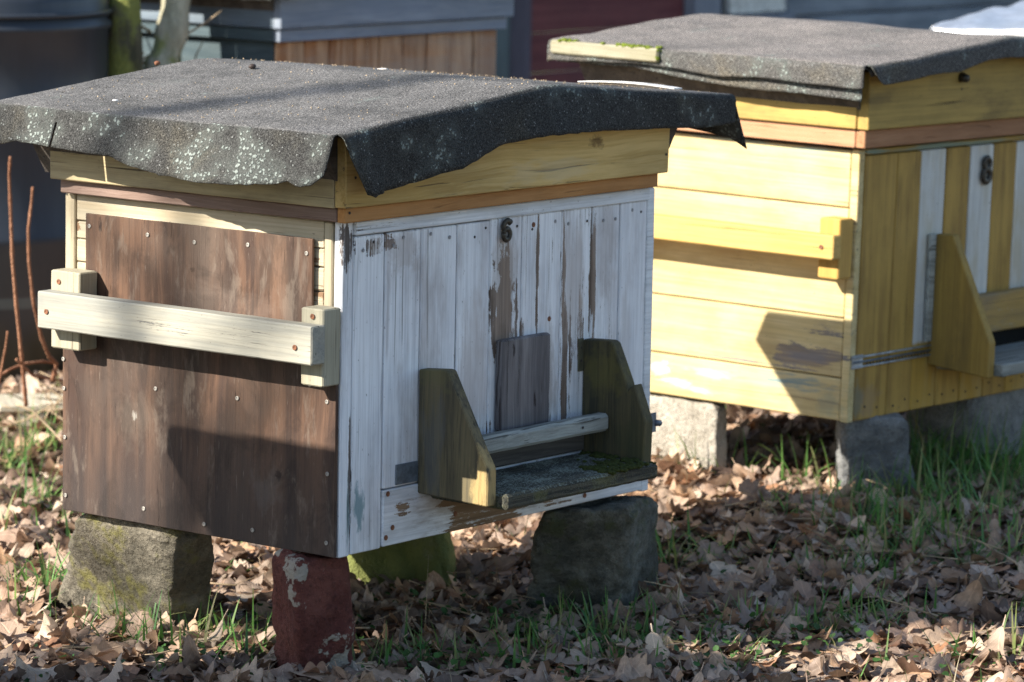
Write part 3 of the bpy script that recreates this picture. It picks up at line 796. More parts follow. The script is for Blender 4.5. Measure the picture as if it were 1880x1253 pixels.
    sl = board('entrance_slat', (.2025, -.060, .1275), (.5885, -.034, .1565), MAT['slat_grey'], t, 0, 18, .0022, .005)
    for x in (.225, .515): fastener('nail', NAILD, t, (x, -.0608, .142), 'front')
    board('entrance_strip', (.206, -.010, .0915), (.305, -.0035, .128), MAT['dark_wood'], t, 0, 5)
    board('entrance_strip', (.321, -.010, .0915), (.588, -.0035, .128), MAT['dark_wood'], t, 0, 5)
    board('entrance_dark_slab', (.3055, -.0055, .0915), (.3205, -.0035, .127), MAT['black'], t, 0, 2, 0, .0004)  # solid black slab in the gap, painting the dark of an opening
    board('cover_board', (.3625, -.0165, .1475), (.4875, -.0022, .2905), MAT['cover_grey'], t, 2, 10, .0014, .0025, label='loose grey cover board above the entrance')
    V, F = [], []
    mossb = bmesh.new()
    for k in range(240):
        q = random.random() ** .6
        if random.random() < .72: x, y = .588 - q * .13 - .002, -.155 + random.random() ** 1.4 * .055 + random.uniform(-.004, .004)
        else: x, y = random.choice([(.54 + random.gauss(0, .03), -.10 + random.gauss(0, .02)), (.575 + random.gauss(0, .01), -.06 + random.gauss(0, .03))])
        r_ = random.uniform(.0025, .0058)
        bmesh.ops.create_icosphere(mossb, subdivisions=1, radius=r_, matrix=Matrix.Translation((min(x, .588), max(y, -.158), .0885 + random.uniform(-.001, .0015))) @ Matrix.Diagonal((1.2, 1.2, .75, 1)))
    tag(bm_obj('moss_cushion', mossb, MAT['moss'], t, True), kind='stuff')
    # metalwork
    board('metal_strap', (.1275, -.0030, .0935), (.1790, -.0012, .1245), MAT['zinc'], t, 0, 3, 0, .0004)
    board('metal_hasp', (.5765, -.0035, .218), (.5895, -.0012, .2705), MAT['olive_metal'], t, 2, 3, 0, .0004)
    board('metal_latch', (.762, -.0050, .096), (.789, -.0016, .128), MAT['zinc'], t, 0, 3, 0, .0006)
    tube('latch_pin', [(.786, -.0035, .111), (.8005, -.0035, .109)], .0055, MAT['zinc'], t, 8)
    for z in (.235, .256): fastener('nail', NAILD, t, (.583, -.0036, z), 'front')
    digit('number_sign', t, '6', .3815, .4590, .031, -.0065, MAT['iron'], 'black iron figure 6')
    # roof frame
    board('roof_strip', (-.018, -.0205, .5015), (.757, -.0040, .5240), MAT['strip_orange'], t, 0, 12)
    board('roof_strip', (-.018, -.0035, .5015), (.002, .560, .5225), MAT['strip_brown'], t, 1, 12)
    prism('roof_frame_board', [(-.030, .5250), (.768, .5250), (.772, .632), (.39, .666), (-.032, .628)], 1, -.032, -.010, MAT['frame_ochre'], t, .0016)
    board('roof_frame_board', (-.033, -.0095, .5235), (-.013, .568, .618), MAT['frame_cream'], t, 1, 14, .0012)
    board('roof_frame_board', (.775, -.0095, .5245), (.795, .568, .618), MAT['frame_cream'], t, 1, 6)
    fastener('nail', NAILD, t, (-.010, -.0325, .5690), 'front'); fastener('nail', NAILD, t, (-.009, -.0210, .5165), 'front')
    for z in (.555, .60): fastener('nail', NAILD, t, (.760, -.0325, z), 'front')
    deck(t, MAT['dark_wood'])
    left_ = interp([(-0.07, 0.048), (-0.062, 0.064), (-0.045, 0.077), (-0.02, 0.083), (0, 0.076), (0.03, 0.083), (0.062, 0.086), (0.115, 0.089), (0.169, 0.091), (0.246, 0.086), (0.312, 0.079), (0.357, 0.067), (0.413, 0.065), (0.482, 0.063), (0.552, 0.059), (0.611, 0.070), (0.63, 0.070)])
    left = lambda y: left_(y) + .0012 * mnoise.noise(Vector((y * 60, 1, 2))) + .002 * mnoise.noise(Vector((y * 200, 1, 2)))
    front_ = interp([(-.09, .010), (-.085, .050), (-.075, .098), (-.05, .104), (.06, .107), (.125, .102), (.186, .095), (.277, .080), (.34, .082), (.411, .083), (.522, .075), (.71, .066), (.80, .063), (.876, .056), (.9, .050)])
    front = lambda x: front_(x) + .0018 * mnoise.noise(Vector((x * 50, 5, 2))) * (x > -.06)
    right = interp([(-.07, .104), (-.055, .094), (-.035, .082), (0, .075), (.064, .066), (.65, .06)])
    felt_sheet('roof_felt', t, MAT['felt_dark'], -.086, .895, -.062, .640, .640, .646, .689, .397, left, right, front, lambda x: .06, .011, slits=(.486, .615), seed=3, flare=.42, sag=.0016)
    return t

def hive_yellow(loc, rot):
    t = root('beehive', loc, rot)
    tag(t, 'bright yellow beehive with white striped front and pale felt roof, behind the white one', 'beehive', 'beehives standing in the orchard')
    carcass(t, MAT['dark_wood'])
    zs = [.001, .080, .190, .300, .391, .4965]
    wr = [0, .02, -.05, -.06, -.06]
    for i in range(5):
        board('side_board', (-.002 + .0012 * (i % 2), .0175, zs[i] + .001), (.016, .553, zs[i + 1] - .001), MAT['yellow_side'], t, 1, 12, .001, .0022, wear=wr[i])
    board('corner_post', (-.003, -.001, 0), (.016, .0165, .498), MAT['yellow_side'], t, 2, 8)
    board('corner_post', (-.003, .554, 0), (.016, D, .498), MAT['yellow_side'], t, 2, 6)
    board('back_board', (.02, D - .003, 0), (W, D + .012, .5), MAT['dark_wood'], t, 0, 4)
    board('end_board', (W + .0005, .018, 0), (W + .012, D, .498), MAT['yellow_side'], t, 1, 4)
    ed = [.0175, .126, .209, .296, .379, .463, .547, .630, .713, W]
    for i in range(9):
        m_ = MAT['stripe_white'] if i in (2, 4, 6, 8) else MAT['yellow_front']
        board('front_plank', (ed[i] + .0009, -.0008 + random.uniform(-.0012, .0012), .001), (ed[i + 1] - .0009, .015, .4865), m_, t, 2, 12, .0008, .002, wear=random.uniform(-.01, .03))
    board('top_rail', (.0175, -.002, .4885), (W, .015, .4985), MAT['yellow_rail'], t, 0, 12)
    for k in range(9):
        x = (ed[k] + ed[k + 1]) / 2
        for dx in (-.02, .02): fastener('nail', NAILD, t, (x + dx, -.002, .022 + random.uniform(-.006, .006)), 'front')
    board('handle_block', (-.050, .003, .266), (-.0045, .048, .375), MAT['yellow_block'], t, 2, 5, .0012, .002)
    board('handle_block', (-.050, .49, .266), (-.0045, .535, .375), MAT['yellow_block'], t, 2, 5, .0012, .002)
    board('handle_beam', (-.080, -.003, .3035), (-.0505, .545, .3485), MAT['yellow_handle'], t, 1, 12, .0014, .0025)
    fastener('nail', NAILR, t, (-.0805, .022, .326))
    prism('landing_bracket', [(-.001, .083), (-.133, .072), (-.133, .138), (-.042, .3305), (-.001, .328)], 0, .262, .284, MAT['yellow_bracket'], t, .002)
    prism('landing_bracket', [(-.001, .083), (-.133, .072), (-.133, .138), (-.042, .3305), (-.001, .328)], 0, .690, .712, MAT['yellow_bracket'], t, .002)
    board('landing_board', (.286, -.150, .074), (.688, -.004, .098), MAT['slat_grey'], t, 0, 8, .0012, .002)
    board('entrance_cover', (.286, -.030, .130), (.688, -.004, .205), MAT['mottled_board'], t, 0, 8, .0015, .003)
    board('entrance_strip', (.286, -.012, .099), (.688, -.004, .1285), MAT['black'], t, 0, 2)  # black strip painting the darkness of the slot under the cover
    for k, z in enumerate((.1015, .1105, .1195)):
        tube('metal_strap', [(.003, -.0042, z), (.262, -.0042, z)], .0042, MAT['zinc_light'] if k != 1 else MAT['zinc'], t, 6, .5)
    board('metal_strap', (.001, -.0042, .0985), (.035, -.0016, .1235), MAT['zinc_light'], t, 0, 2, 0, .0005)
    for k in range(20): fastener('nail', NAILD, t, (.045 + k * .0108, -.0068, .1065), 'front')
    board('white_batten', (.2390, -.010, .128), (.2590, -.0025, .330), MAT['slat_grey'], t, 2, 6, .001, .001, label='pale vertical batten beside the bracket')
    digit('number_sign', t, '8', .429, .440, .050, -.0075, MAT['iron'], 'dark figure 8 on the white stripe')
    board('roof_strip', (-.024, -.0245, .5035), (W, -.0040, .5370), MAT['strip_red_x'], t, 0, 8)
    board('roof_strip', (-.024, -.0035, .5035), (.002, .562, .5370), MAT['strip_red'], t, 1, 8)
    prism('roof_frame_board', [(-.030, .5375), (.79, .5375), (.79, .648), (.39, .674), (-.032, .642)], 1, -.034, -.010, MAT['yellow_frame_x'], t, .0016)
    board('roof_frame_board', (-.033, -.0095, .5375), (-.013, .568, .632), MAT['yellow_frame'], t, 1, 10, .0012)
    board('roof_frame_board', (.775, -.0095, .5375), (.795, .568, .632), MAT['yellow_frame'], t, 1, 4)
    fastener('nail', NAILD, t, (.28, -.0345, .600), 'front')
    tube('knob', [(.275, -.035, .622), (.275, -.050, .620)], [.010, .007], MAT['iron'], t, 8)
    deck(t, MAT['dark_wood'], .5375, .640, .678, .646)
    left = interp([(-.07, .046), (-.05, .050), (.05, .048), (.16, .044), (.25, .050), (.35, .040), (.45, .036), (.65, .046)])
    left2 = interp([(-.07, .02), (-.055, .064), (-.02, .062), (.08, .058), (.16, .060), (.25, .056), (.35, .050), (.45, .040), (.65, .040)])
    front = interp([(-.09, .008), (-.07, .044), (-.02, .046), (.1, .044), (.2, .050), (.3, .040), (.4, .046), (.6, .044), (.9, .045)])
    front2 = interp([(-.09, .0), (.9, .01)])
    felt_sheet('roof_felt', t, MAT['felt_pale'], -.086, .895, -.062, .640, .657, .655, .697, .405, left, lambda y: .05, front, lambda x: .05, .012, seed=9, sag=.004)
    felt_sheet('under_felt', t, MAT['felt_pale'], -.074, .885, -.050, .630, .651, .650, .690, .405, left2, lambda y: .04, lambda x: .02, lambda x: .03, .010, seed=5, sag=.002)
    b = board('edge_batten', (-.107, .382, .632), (-.088, .632, .658), MAT['pale_mossy'], t, 1, 10, .0016, .003, label='mossy weathered batten nailed along the roof edge')
    mb = bmesh.new()
    for k in range(150):
        y = random.choice([.44 + random.gauss(0, .022), .384 + abs(random.gauss(0, .004)), .60 + random.gauss(0, .01)]) if k % 4 else .45 + random.gauss(0, .03)
        z = .6575 + random.uniform(-.001, .002) if y > .39 else random.uniform(.634, .66)
        bmesh.ops.create_icosphere(mb, subdivisions=1, radius=random.uniform(.0025, .0050), matrix=Matrix.Translation((random.uniform(-.104, -.086), max(.382, min(.632, y)), z)) @ Matrix.Diagonal((1.2, 1.2, .7, 1)))
    tag(bm_obj('moss_cushion', mb, MAT['moss_bright'], t, True), kind='stuff')
    return t
MAT['pale_mossy'] = bare_wood('pale_mossy_wood', 'Y', (.24, .22, .15), (.36, .335, .25), (.20, .18, .08), .5)
def mb_():
    s = M('moss_bright'); s.bump(s.noise(s.tc, 350, 4, .7), 1.0, .004)
    return s.col(s.mix(s.noise(s.tc, 160, 4), (.09, .12, .01), (.22, .28, .035)), .95)
MAT['moss_bright'] = mb_()

def hive_far(loc, rz, label, planks, side, frame, roofmat, strip=None, metal=False):
    t = root('beehive', loc, (0, 0, rz))
    tag(t, label, 'beehive', 'beehives standing in the orchard')
    carcass(t, MAT['dark_wood'])
    for i in range(5): board('side_board', (-.001 + .002 * (i % 2), .0175, i * .1 + .001), (.016, D, i * .1 + .099), side, t, 1, 4, .001, .003)
    n = 9
    for i in range(n):
        board('front_plank', (i * W / n + .001, -.001 + .002 * (i % 2), .001), ((i + 1) * W / n - .001, .015, .498), planks, t, 2, 6, .0015, .002, wear=0)
    board('back_board', (.02, D - .003, 0), (W, D + .012, .5), MAT['dark_wood'], t, 0, 3)
    board('end_board', (W + .0005, .018, 0), (W + .012, D, .498), side, t, 1, 3)
    if not label.startswith('weathered'):
        board('handle_block', (-.050, .003, .266), (-.0045, .048, .375), side, t, 2, 3)
        board('handle_block', (-.050, .49, .266), (-.0045, .535, .375), side, t, 2, 3)
        board('handle_beam', (-.080, -.003, .3035), (-.0505, .545, .3485), side, t, 1, 6)
    board('roof_strip', (-.022, -.0225, .500), (W + .01, -.0040, .528), strip or frame, t, 0, 4)
    board('roof_strip', (-.022, -.0035, .500), (.002, .565, .528), side, t, 1, 4)
    board('roof_frame_board', (-.034, -.0355, .530), (W + .02, -.012, .62), frame, t, 0, 4)
    board('roof_frame_board', (-.034, -.0115, .530), (-.012, .575, .62), MAT['frame_blue_y'] if not metal else side, t, 1, 4)
    for x in (.12, .60):
        prism('landing_bracket', [(-.001, .083), (-.133, .072), (-.133, .138), (-.042, .30), (-.001, .30)], 0, x, x + .022, planks, t, .002)
    board('landing_board', (.143, -.150, .074), (.599, -.004, .098), planks, t, 0, 4)
    deck(t, MAT['dark_wood'])
    felt_sheet('roof_felt' if not metal else 'metal_roof', t, roofmat, -.086, .895, -.062, .640, .640, .646, .689, .397, lambda y: .05, lambda y: .05, lambda x: .05, lambda x: .05, .011, seed=len(label), sag=.003 if not metal else .013)
    return t

h_white = hive_white()
h_yellow = hive_yellow((1.572, .1319, .0018), (R(.7056), R(.593), R(-.0831)))
hive_far((2.15, 2.03, .068), 0, 'weathered brown plank beehive with blue grey roof frame in the back row', MAT['plank_brown'], MAT['side_blue'], MAT['frame_blue'], MAT['felt_dark'])
hive_far((3.12, .245, -.006), 0, 'dark beehive under a crumpled shiny metal roof behind the yellow one', MAT['side_dark'], MAT['side_dark'], MAT['side_dark'], MAT['aluminium'], metal=True)
hive_far((-1.85, .15, .155), 0, 'brown beehive next in the row, left of the white one', MAT['plank_brown'], MAT['cream'], MAT['frame_ochre'], MAT['felt_dark'])

# ------------------------------------------------------------------ things on the white hive's roof
V, F = [], []
for k in range(9):
    t_ = k / 8
    y = .130 - t_ * .190; zc = .6600 + .004 * math.sin(t_ * math.pi) + .001
    for (x, z) in ((.735, zc), (.757, zc - .001), (.757, zc + .0012), (.735, zc + .0016)): V.append((x + .004 * t_, y, z + .0015))
for k in range(8):
    for i in range(4): a, b = k * 4 + i, k * 4 + (i + 1) % 4; F.append((a, b, b + 4, a + 4))
F += [(3, 2, 1, 0), (32, 33, 34, 35)]
tag(mesh_obj('wood_shaving', V, F, MAT['white_chip']), 'thin curved white strip of wood lying on the dark felt roof', 'wood strip')
def roofz(x): return .640 + (.689 - .640) * (x + .086) / .483 if x < .397 else .689 - .043 * (x - .397) / .498
def nugget(name, x, y, r, mat, label, cat, sq=.8):
    bm = bmesh.new(); bmesh.ops.create_icosphere(bm, subdivisions=2, radius=r)
    for v in bm.verts: v.co = Vector((v.co.x * 1.25, v.co.y, v.co.z * sq)) * (1 + .25 * fbm(v.co + Vector((x, y, 0)), 200, 2))
    o = bm_obj(name, bm, mat, None, True); o.location = (x, y, roofz(x) + r * sq * .8)
    return tag(o, label, cat)
nugget('acorn', .33, .475, .0055, MAT['acorn'], 'dark acorn cup lying on the middle of the felt roof', 'acorn')
nugget('paint_flake', .545, .385, .008, MAT['white_chip'], 'white flake lying on the far slope of the felt roof', 'flake', .18)
nugget('paint_flake', .0, .46, .0045, MAT['white_chip'], 'small white flake near the left edge of the felt roof', 'flake', .3)
nugget('twig_bud', .30, .655, .0045, MAT['rust'], 'small reddish bud at the far edge of the felt roof', 'bud')
V, F = [], []
for k in range(900):
    x, y = random.uniform(-.08, .88), random.uniform(-.06, .63)
    if fbm((x, y, 0), 6, 3) + random.random() < .35: continue
    r_ = random.uniform(.0005, .0015); z = roofz(x) + .001; n0 = len(V)
    a = random.random() * 6.28
    for q in range(3): V.append((x + r_ * math.cos(a + q * 2.1) * 1.5, y + r_ * math.sin(a + q * 2.1), z))
    V.append((x, y, z + r_ * 1.4))
    F += [(n0, n0 + 1, n0 + 3), (n0 + 1, n0 + 2, n0 + 3), (n0 + 2, n0, n0 + 3)]
tag(mesh_obj('roof_crumbs', V, F, MAT['tan_twig']), 'fine crumbs and grit scattered over the dark felt roof', 'grit', kind='stuff')

# ------------------------------------------------------------------ ground
def sm(t):
    t = min(1, max(0, t)); return t * t * (3 - 2 * t)
def gz(x, y):
    b = -.213 + .012 * max(0, .4 - x) + .052 * sm((x - .95) / .6) + .03 * sm((y - .1) / .5) * sm((x - 1.2) / .3)
    return b - .012 * max(0, min(4, y - 1)) + .004 * math.sin(x * 2.3 + 1) * math.cos(y * 1.9)
axs = np.concatenate([np.linspace(-45, -3, 12), np.linspace(-2.8, 7, 140), np.linspace(7.5, 60, 14)])
ays = np.concatenate([np.linspace(-45, -3, 12), np.linspace(-2.8, 7, 140), np.linspace(7.5, 60, 14)])
V = [(x, y, gz(min(max(x, -3), 6), min(max(y, -3), 6)) + .006 * mnoise.noise(Vector((x * 7, y * 7, 0)))) for y in ays for x in axs]
n = len(axs)
F = [(j * n + i, j * n + i + 1, (j + 1) * n + i + 1, (j + 1) * n + i) for j in range(len(ays) - 1) for i in range(n - 1)]
ground = mesh_obj('ground', V, F, MAT['soil'], None, True)
tag(ground, 'leaf covered garden soil under the beehives', None, None, 'structure')

# ------------------------------------------------------------------ stones under the hives
SG = 'stones carrying the beehives'
def g4(pts, z): return [(x, y, z) for x, y in pts]
stone('foundation_stone', g4([(.105, .455), (.19, .42), (.26, .70), (.185, .80)], -.25), g4([(.002, .330), (.085, .320), (.14, .53), (.004, .552)], -.002), MAT['stone_grey'],
      'big grey sandstone block under the far end of the plywood side', 'stone', SG, 40, .006, 10, 9)
stone('foundation_stone', g4([(-.005, .055), (.083, .030), (.15, .14), (.055, .175)], -.25), g4([(-.048, .045), (.050, .012), (.12, .11), (-.020, .125)], -.002), MAT['brick_red'],
      'upright red stone with mortar patches under the near corner of the white hive', 'stone', SG, 40, .0055, 14, 8)
stone('foundation_stone', g4([(.555, .475), (.70, .34), (.86, .44), (.68, .60)], -.27), g4([(.575, .47), (.70, .365), (.77, .44), (.66, .555)], -.002), MAT['stone_moss'],
      'green mossy stone glowing in sun beneath the middle of the white hive', 'stone', SG, 22, .008, 10, 6)
stone('foundation_stone', g4([(.66, .17), (.725, .015), (.92, .075), (.84, .22)], -.25), g4([(.515, .030), (.645, -.062), (.795, -.010), (.69, .12)], -.006), MAT['stone_dark'],
      'dark square sandstone block under the landing board end of the white hive', 'stone', SG, 40, .008, 9, 12)
stone('foundation_block', g4([(1.575, .425), (1.62, .425), (1.63, .68), (1.575, .68)], -.22), g4([(1.578, .425), (1.615, .425), (1.62, .66), (1.578, .66)], .002), MAT['concrete'],
      'pale sunlit concrete block under the far corner of the yellow hive', 'concrete block', SG, 16, .003, 12, 14)
stone('foundation_block', g4([(1.665, .195), (1.80, .115), (1.88, .19), (1.755, .265)], -.22), g4([(1.588, .160), (1.712, .085), (1.79, .160), (1.685, .235)], .003), MAT['concrete_grey'],
      'grey broken concrete block under the near corner of the yellow hive', 'concrete block', SG, 18, .006, 9, 10)
stone('foundation_block', g4([(2.02, .13), (2.35, .13), (2.35, .32), (2.04, .32)], -.22), g4([(2.02, .14), (2.34, .14), (2.34, .30), (2.03, .30)], .003), MAT['concrete_grey'],
      'wide grey concrete block in shade under the right end of the yellow hive', 'concrete block', SG, 14, .004, 9, 14)
for i, (x, y, zt, lb) in enumerate(((2.2, 2.1, .066, 'left front'), (2.8, 2.1, .066, 'right front'), (2.2, 2.5, .066, 'left back'), (2.8, 2.5, .066, 'right back'))):
    stone('foundation_stone', g4([(x, y), (x + .14, y), (x + .14, y + .12), (x, y + .12)], -.22), g4([(x, y), (x + .13, y), (x + .13, y + .1), (x, y + .1)], zt), MAT['concrete_grey'],
          'stone under the %s corner of the brown back row hive' % lb, 'stone', SG, 6, .005, 9, 8)
for i, (x, y) in enumerate(((3.16, .30), (3.75, .30), (3.16, .68), (3.75, .68))):
    stone('foundation_stone', g4([(x, y), (x + .12, y), (x + .12, y + .1), (x, y + .1)], -.2), g4([(x, y), (x + .12, y), (x + .12, y + .1), (x, y + .1)], -.008), MAT['concrete_grey'],
          'stone under the %s corner of the metal roofed hive' % ('left front', 'right front', 'left back', 'right back')[i], 'stone', SG, 6, .004, 9, 8)
for i, (x, y) in enumerate(((-1.8, .2), (-1.25, .2), (-1.8, .58), (-1.25, .58))):
    stone('foundation_stone', g4([(x, y), (x + .14, y), (x + .14, y + .12), (x, y + .12)], -.3), g4([(x, y), (x + .13, y), (x + .13, y + .1), (x, y + .1)], .153), MAT['stone_grey'],
          'tall stone under the %s corner of the hive left of the white one' % ('left front', 'right front', 'left back', 'right back')[i], 'stone', SG, 6, .005, 9, 8)

# ------------------------------------------------------------------ background: drum, shrub, shed
R_ = CAM_ROT.to_matrix()
prof = [(.0, 0), (.285, 0), (.295, .008), (.295, .29), (.302, .30), (.295, .31), (.295, .56), (.302, .57), (.295, .58), (.295, .735), (.303, .742), (.303, .752), (.293, .760),
        (.293, .800), (.285, .818), (.26, .835), (.22, .842), (.0, .845)]
V, F = [], []
NS = 64
for (r_, z) in prof:
    for k in range(NS):
        a = 2 * math.pi * k / NS; V.append((r_ * math.cos(a), r_ * math.sin(a), z))
for i in range(len(prof) - 1):
    for k in range(NS):
        a, b = i * NS + k, i * NS + (k + 1) % NS
        F.append((a, b, b + NS, a + NS))
drum = root('storage_drum', (1.59, 2.42, -.135))
tag(drum, 'big dark plastic drum standing behind the left side of the white hive', 'drum')
mesh_obj('drum_body', V, F, MAT['drum'], drum, True)
tube('drum_lid_ring', [(.299 * math.cos(2 * math.pi * k / 40), .299 * math.sin(2 * math.pi * k / 40), .775) for k in range(41)], .006, MAT['drum'], drum, 6)

def wobble(p0, p1, n, amp, seed):
    p0, p1 = Vector(p0), Vector(p1)
    return [p0.lerp(p1, k / n) + Vector((mnoise.noise(Vector((k * .35, seed, 0))), mnoise.noise(Vector((k * .35, seed, 5))), 0)) * amp * (k > 0) for k in range(n + 1)]
shrub = root('mossy_shrub', (2.0, 2.40, -.13))
tag(shrub, 'old mossy shrub with several leaning stems between the drum and the brown hive', 'shrub')
def stem(name, a, b, r0, r1, mat, seed, amp=.03):
    pts = wobble(a, b, 16, amp, seed); n = len(pts)
    V, F = tube_data(pts, [r0 + (r1 - r0) * k / (n - 1) + .006 * mnoise.noise(Vector((k * .8, seed, 3))) for k in range(n)], 14)
    return mesh_obj(name, V, F, mat, shrub, True)
def bent(name, pts, r0, r1, mat, seed):
    P_ = [Vector(p) for p in pts]; fine = []
    for i in range(len(P_) - 1):
        a_, b_, c_, d2 = P_[max(i - 1, 0)], P_[i], P_[i + 1], P_[min(i + 2, len(P_) - 1)]
        for k in range(6):
            t = k / 6
            fine.append(.5 * ((2 * b_) + (c_ - a_) * t + (2 * a_ - 5 * b_ + 4 * c_ - d2) * t * t + (3 * b_ - a_ - 3 * c_ + d2) * t ** 3))
    fine.append(P_[-1]); n = len(fine)
    V, F = tube_data(fine, [(r0 + (r1 - r0) * k / (n - 1)) * (1 + .22 * mnoise.noise(Vector((k * .55, seed, 3)))) for k in range(n)], 16)
    return mesh_obj(name, V, F, mat, shrub, True)
bent('stem', [(-.17, -.20, 0), (-.175, -.20, .45), (-.165, -.20, .8), (-.19, -.18, 1.5)], .048, .034, MAT['bark_dark'], 1)
bent('stem', [(-.155, -.16, 0), (-.135, -.16, .5), (-.12, -.14, .8), (-.10, -.1, 1.4)], .024, .018, MAT['bark_tan'], 2)
bent('stem', [(-.15, -.21, 0), (-.13, -.21, .42), (-.085, -.22, .60), (-.03, -.22, .74), (.005, -.20, .95), (.02, -.18, 1.45)], .040, .030, MAT['bark_moss'], 3)
bent('stem', [(-.02, -.15, 0), (.01, -.16, .5), (.035, -.16, .8), (.05, -.1, 1.4)], .026, .018, MAT['bark_dark'], 6)
d_ = []
for k in range(26):
    a = random.random() * 6.28; z0 = random.uniform(.35, .75); L = random.uniform(.1, .28)
    p0 = Vector((random.uniform(-.22, .05), random.uniform(-.2, .05), z0)); p1 = p0 + Vector((math.cos(a) * L, math.sin(a) * L, random.uniform(-.02, .15)))
    d_.append(tube_data(wobble(p0, p1, 5, .02, k), [.004, .0035, .003, .0025, .002, .001], 5))
V, F = join_data(d_)
tag(mesh_obj('twigs', V, F, MAT['tan_twig'], shrub, True), kind='stuff')

shed = root('shed', (4.6, 3.7, -.12))
tag(shed, 'old wooden shed with maroon boards, grey posts and a white window behind the hives', 'shed')
def SX(x): return x - 4.6
def SZ(z): return z + .12
for k in range(15):
    z0 = k * .125
    board('wall_board', (SX(5.20), -.003 + .004 * (k % 2), z0 + .002), (SX(6.02), .02, z0 + .123), MAT['maroon'], shed, 0, 3, .001, .003)
    board('wall_board', (SX(6.62), -.003 + .004 * (k % 2), z0 + .002), (SX(9.6), .02, z0 + .123), MAT['slate_board'], shed, 0, 5, .002, .006)
    if k < 3: board('wall_board', (SX(6.19), -.003, z0 + .002), (SX(6.61), .02, z0 + .123), MAT['maroon'], shed, 0, 3, .001, .003)
board('wall_post', (SX(4.93), -.03, 0), (SX(5.07), .03, 1.9), MAT['post_teal'], shed, 2, 4)
board('wall_post', (SX(5.08), -.02, 0), (SX(5.19), .03, 1.9), MAT['post_dark'], shed, 2, 4)
board('wall_post', (SX(6.03), -.04, 0), (SX(6.18), .03, 1.9), MAT['post_grey'], shed, 2, 4)
win = board('window', (SX(6.24), -.030, SZ(.405)), (SX(6.57), -.004, SZ(.90)), MAT['window_white'], shed, 2, 2)
board('window_sill', (SX(6.20), -.045, SZ(.360)), (SX(6.61), -.004, SZ(.400)), MAT['post_grey'], win, 0, 2)
board('pane', (SX(6.28), -.034, SZ(.49)), (SX(6.53), -.031, SZ(.86)), MAT['zinc'], win, 2, 2, 0, .0005)
for k in range(8): board('side_wall_board', (SX(4.93), .04 + k * .3, 0), (SX(4.96), .04 + k * .3 + .296, 1.9), MAT['old_board'], shed, 2, 3)
board('wall_board', (SX(6.19), .021, 0), (SX(9.6), .04, 1.9), MAT['dark_wood'], shed, 2, 2)
prism('roof', [(-.15, 1.9), (2.6, 2.6), (2.6, 2.66), (-.15, 1.96)], 0, SX(4.8), SX(9.8), MAT['felt_dark'], shed, 0)

fence = root('board_fence', (1.2, 4.9, -.15))
tag(fence, 'old dark board fence far behind the drum and the shrub', 'fence')
for k in range(30):
    board('fence_board', (k * .122, .0 + .006 * (k % 2), 0), (k * .122 + .118, .02 + .006 * (k % 2), 1.5 + random.uniform(-.02, .02)), MAT['old_board'], fence, 2, 3, .002, .003)
for z in (.3, 1.2): board('fence_rail', (0, .03, z), (3.66, .07, z + .08), MAT['old_board'], fence, 0, 3)

# low board on blocks in front of the drum
bench = root('low_plank_stand', (1.28, 1.88, gz(1.3, 1.9)))
tag(bench, 'low pale plank resting on short wooden legs left of the white hive', 'plank stand')
ang = R(-38)
def rot2(o): o.rotation_euler = (0, 0, ang); return o
rot2(board('plank', (-.10, -.02, .040), (.42, .13, .056), MAT['pale_board'], bench, 0, 6, .002, .003))
rot2(board('leg', (-.06, -.015, -.03), (.0, .02, .039), MAT['pale_board'], bench, 2, 2))
rot2(board('leg', (.32, -.015, -.03), (.38, .02, .039), MAT['pale_board'], bench, 2, 2))

# canes growing beside the drum
def px(x, y, Y):
    """a point on the plane y=Y seen at pixel (x, y) of the reference: used to read off positions"""
    d = R_ @ Vector(((x - 940) / FPX, (626.5 - y) / FPX, -1)); t = (Y - CAM_LOC.y) / d.y
    return CAM_LOC + d * t
def cane(pix, Y0, Y1, r0, r1, label, kind='cane', mat=None):
    n = len(pix); pts = [px(p[0], p[1], Y0 + (Y1 - Y0) * i / (n - 1)) for i, p in enumerate(pix)]
    fine = []
    for i in range(n - 1):
        for k in range(5):
            fine.append(pts[i].lerp(pts[i + 1], k / 5))
    fine.append(pts[-1])
    r0, r1 = r0 * .8, r1 * .8
    rr = [(r0 + (r1 - r0) * k / (len(fine) - 1)) * (1.25 if k % 6 == 3 else 1) for k in range(len(fine))]
    o = tube(kind, fine, rr, mat or MAT['cane'], None, 8)
    return tag(o, label, 'stem', 'dry canes beside the drum')
cane([(48, 745), (44, 700), (38, 640), (30, 560), (23, 480), (20, 400), (17, 320), (19, 288)], 1.62, 1.55, .0052, .0034, 'tall straight reddish brown cane left of the white hive')
cane([(96, 700), (104, 668), (90, 655), (76, 620), (62, 560), (53, 480), (52, 420), (58, 372), (60, 344)], 1.62, 1.55, .0056, .0028, 'curved reddish brown cane closest to the plywood side')
cane([(-2, 705), (4, 670), (10, 640), (14, 609)], 1.62, 1.58, .0030, .0022, 'short pale straight cane at the left edge of the picture')
cane([(0, 690), (20, 678), (45, 668), (80, 664), (104, 668)], 1.64, 1.62, .0034, .0034, 'brown side shoot running left from the curved cane')
cane([(30, 660), (60, 690), (95, 696), (120, 700)], 1.6, 1.68, .003, .003, 'brown side shoot lying lowest beside the plank stand')
cane([(30, 742), (60, 755), (90, 785), (116, 812)], 1.55, 1.45, .0028, .002, 'thin pale stem bending down over the plank stand', 'cane', MAT['tan_twig'])
d_ = []
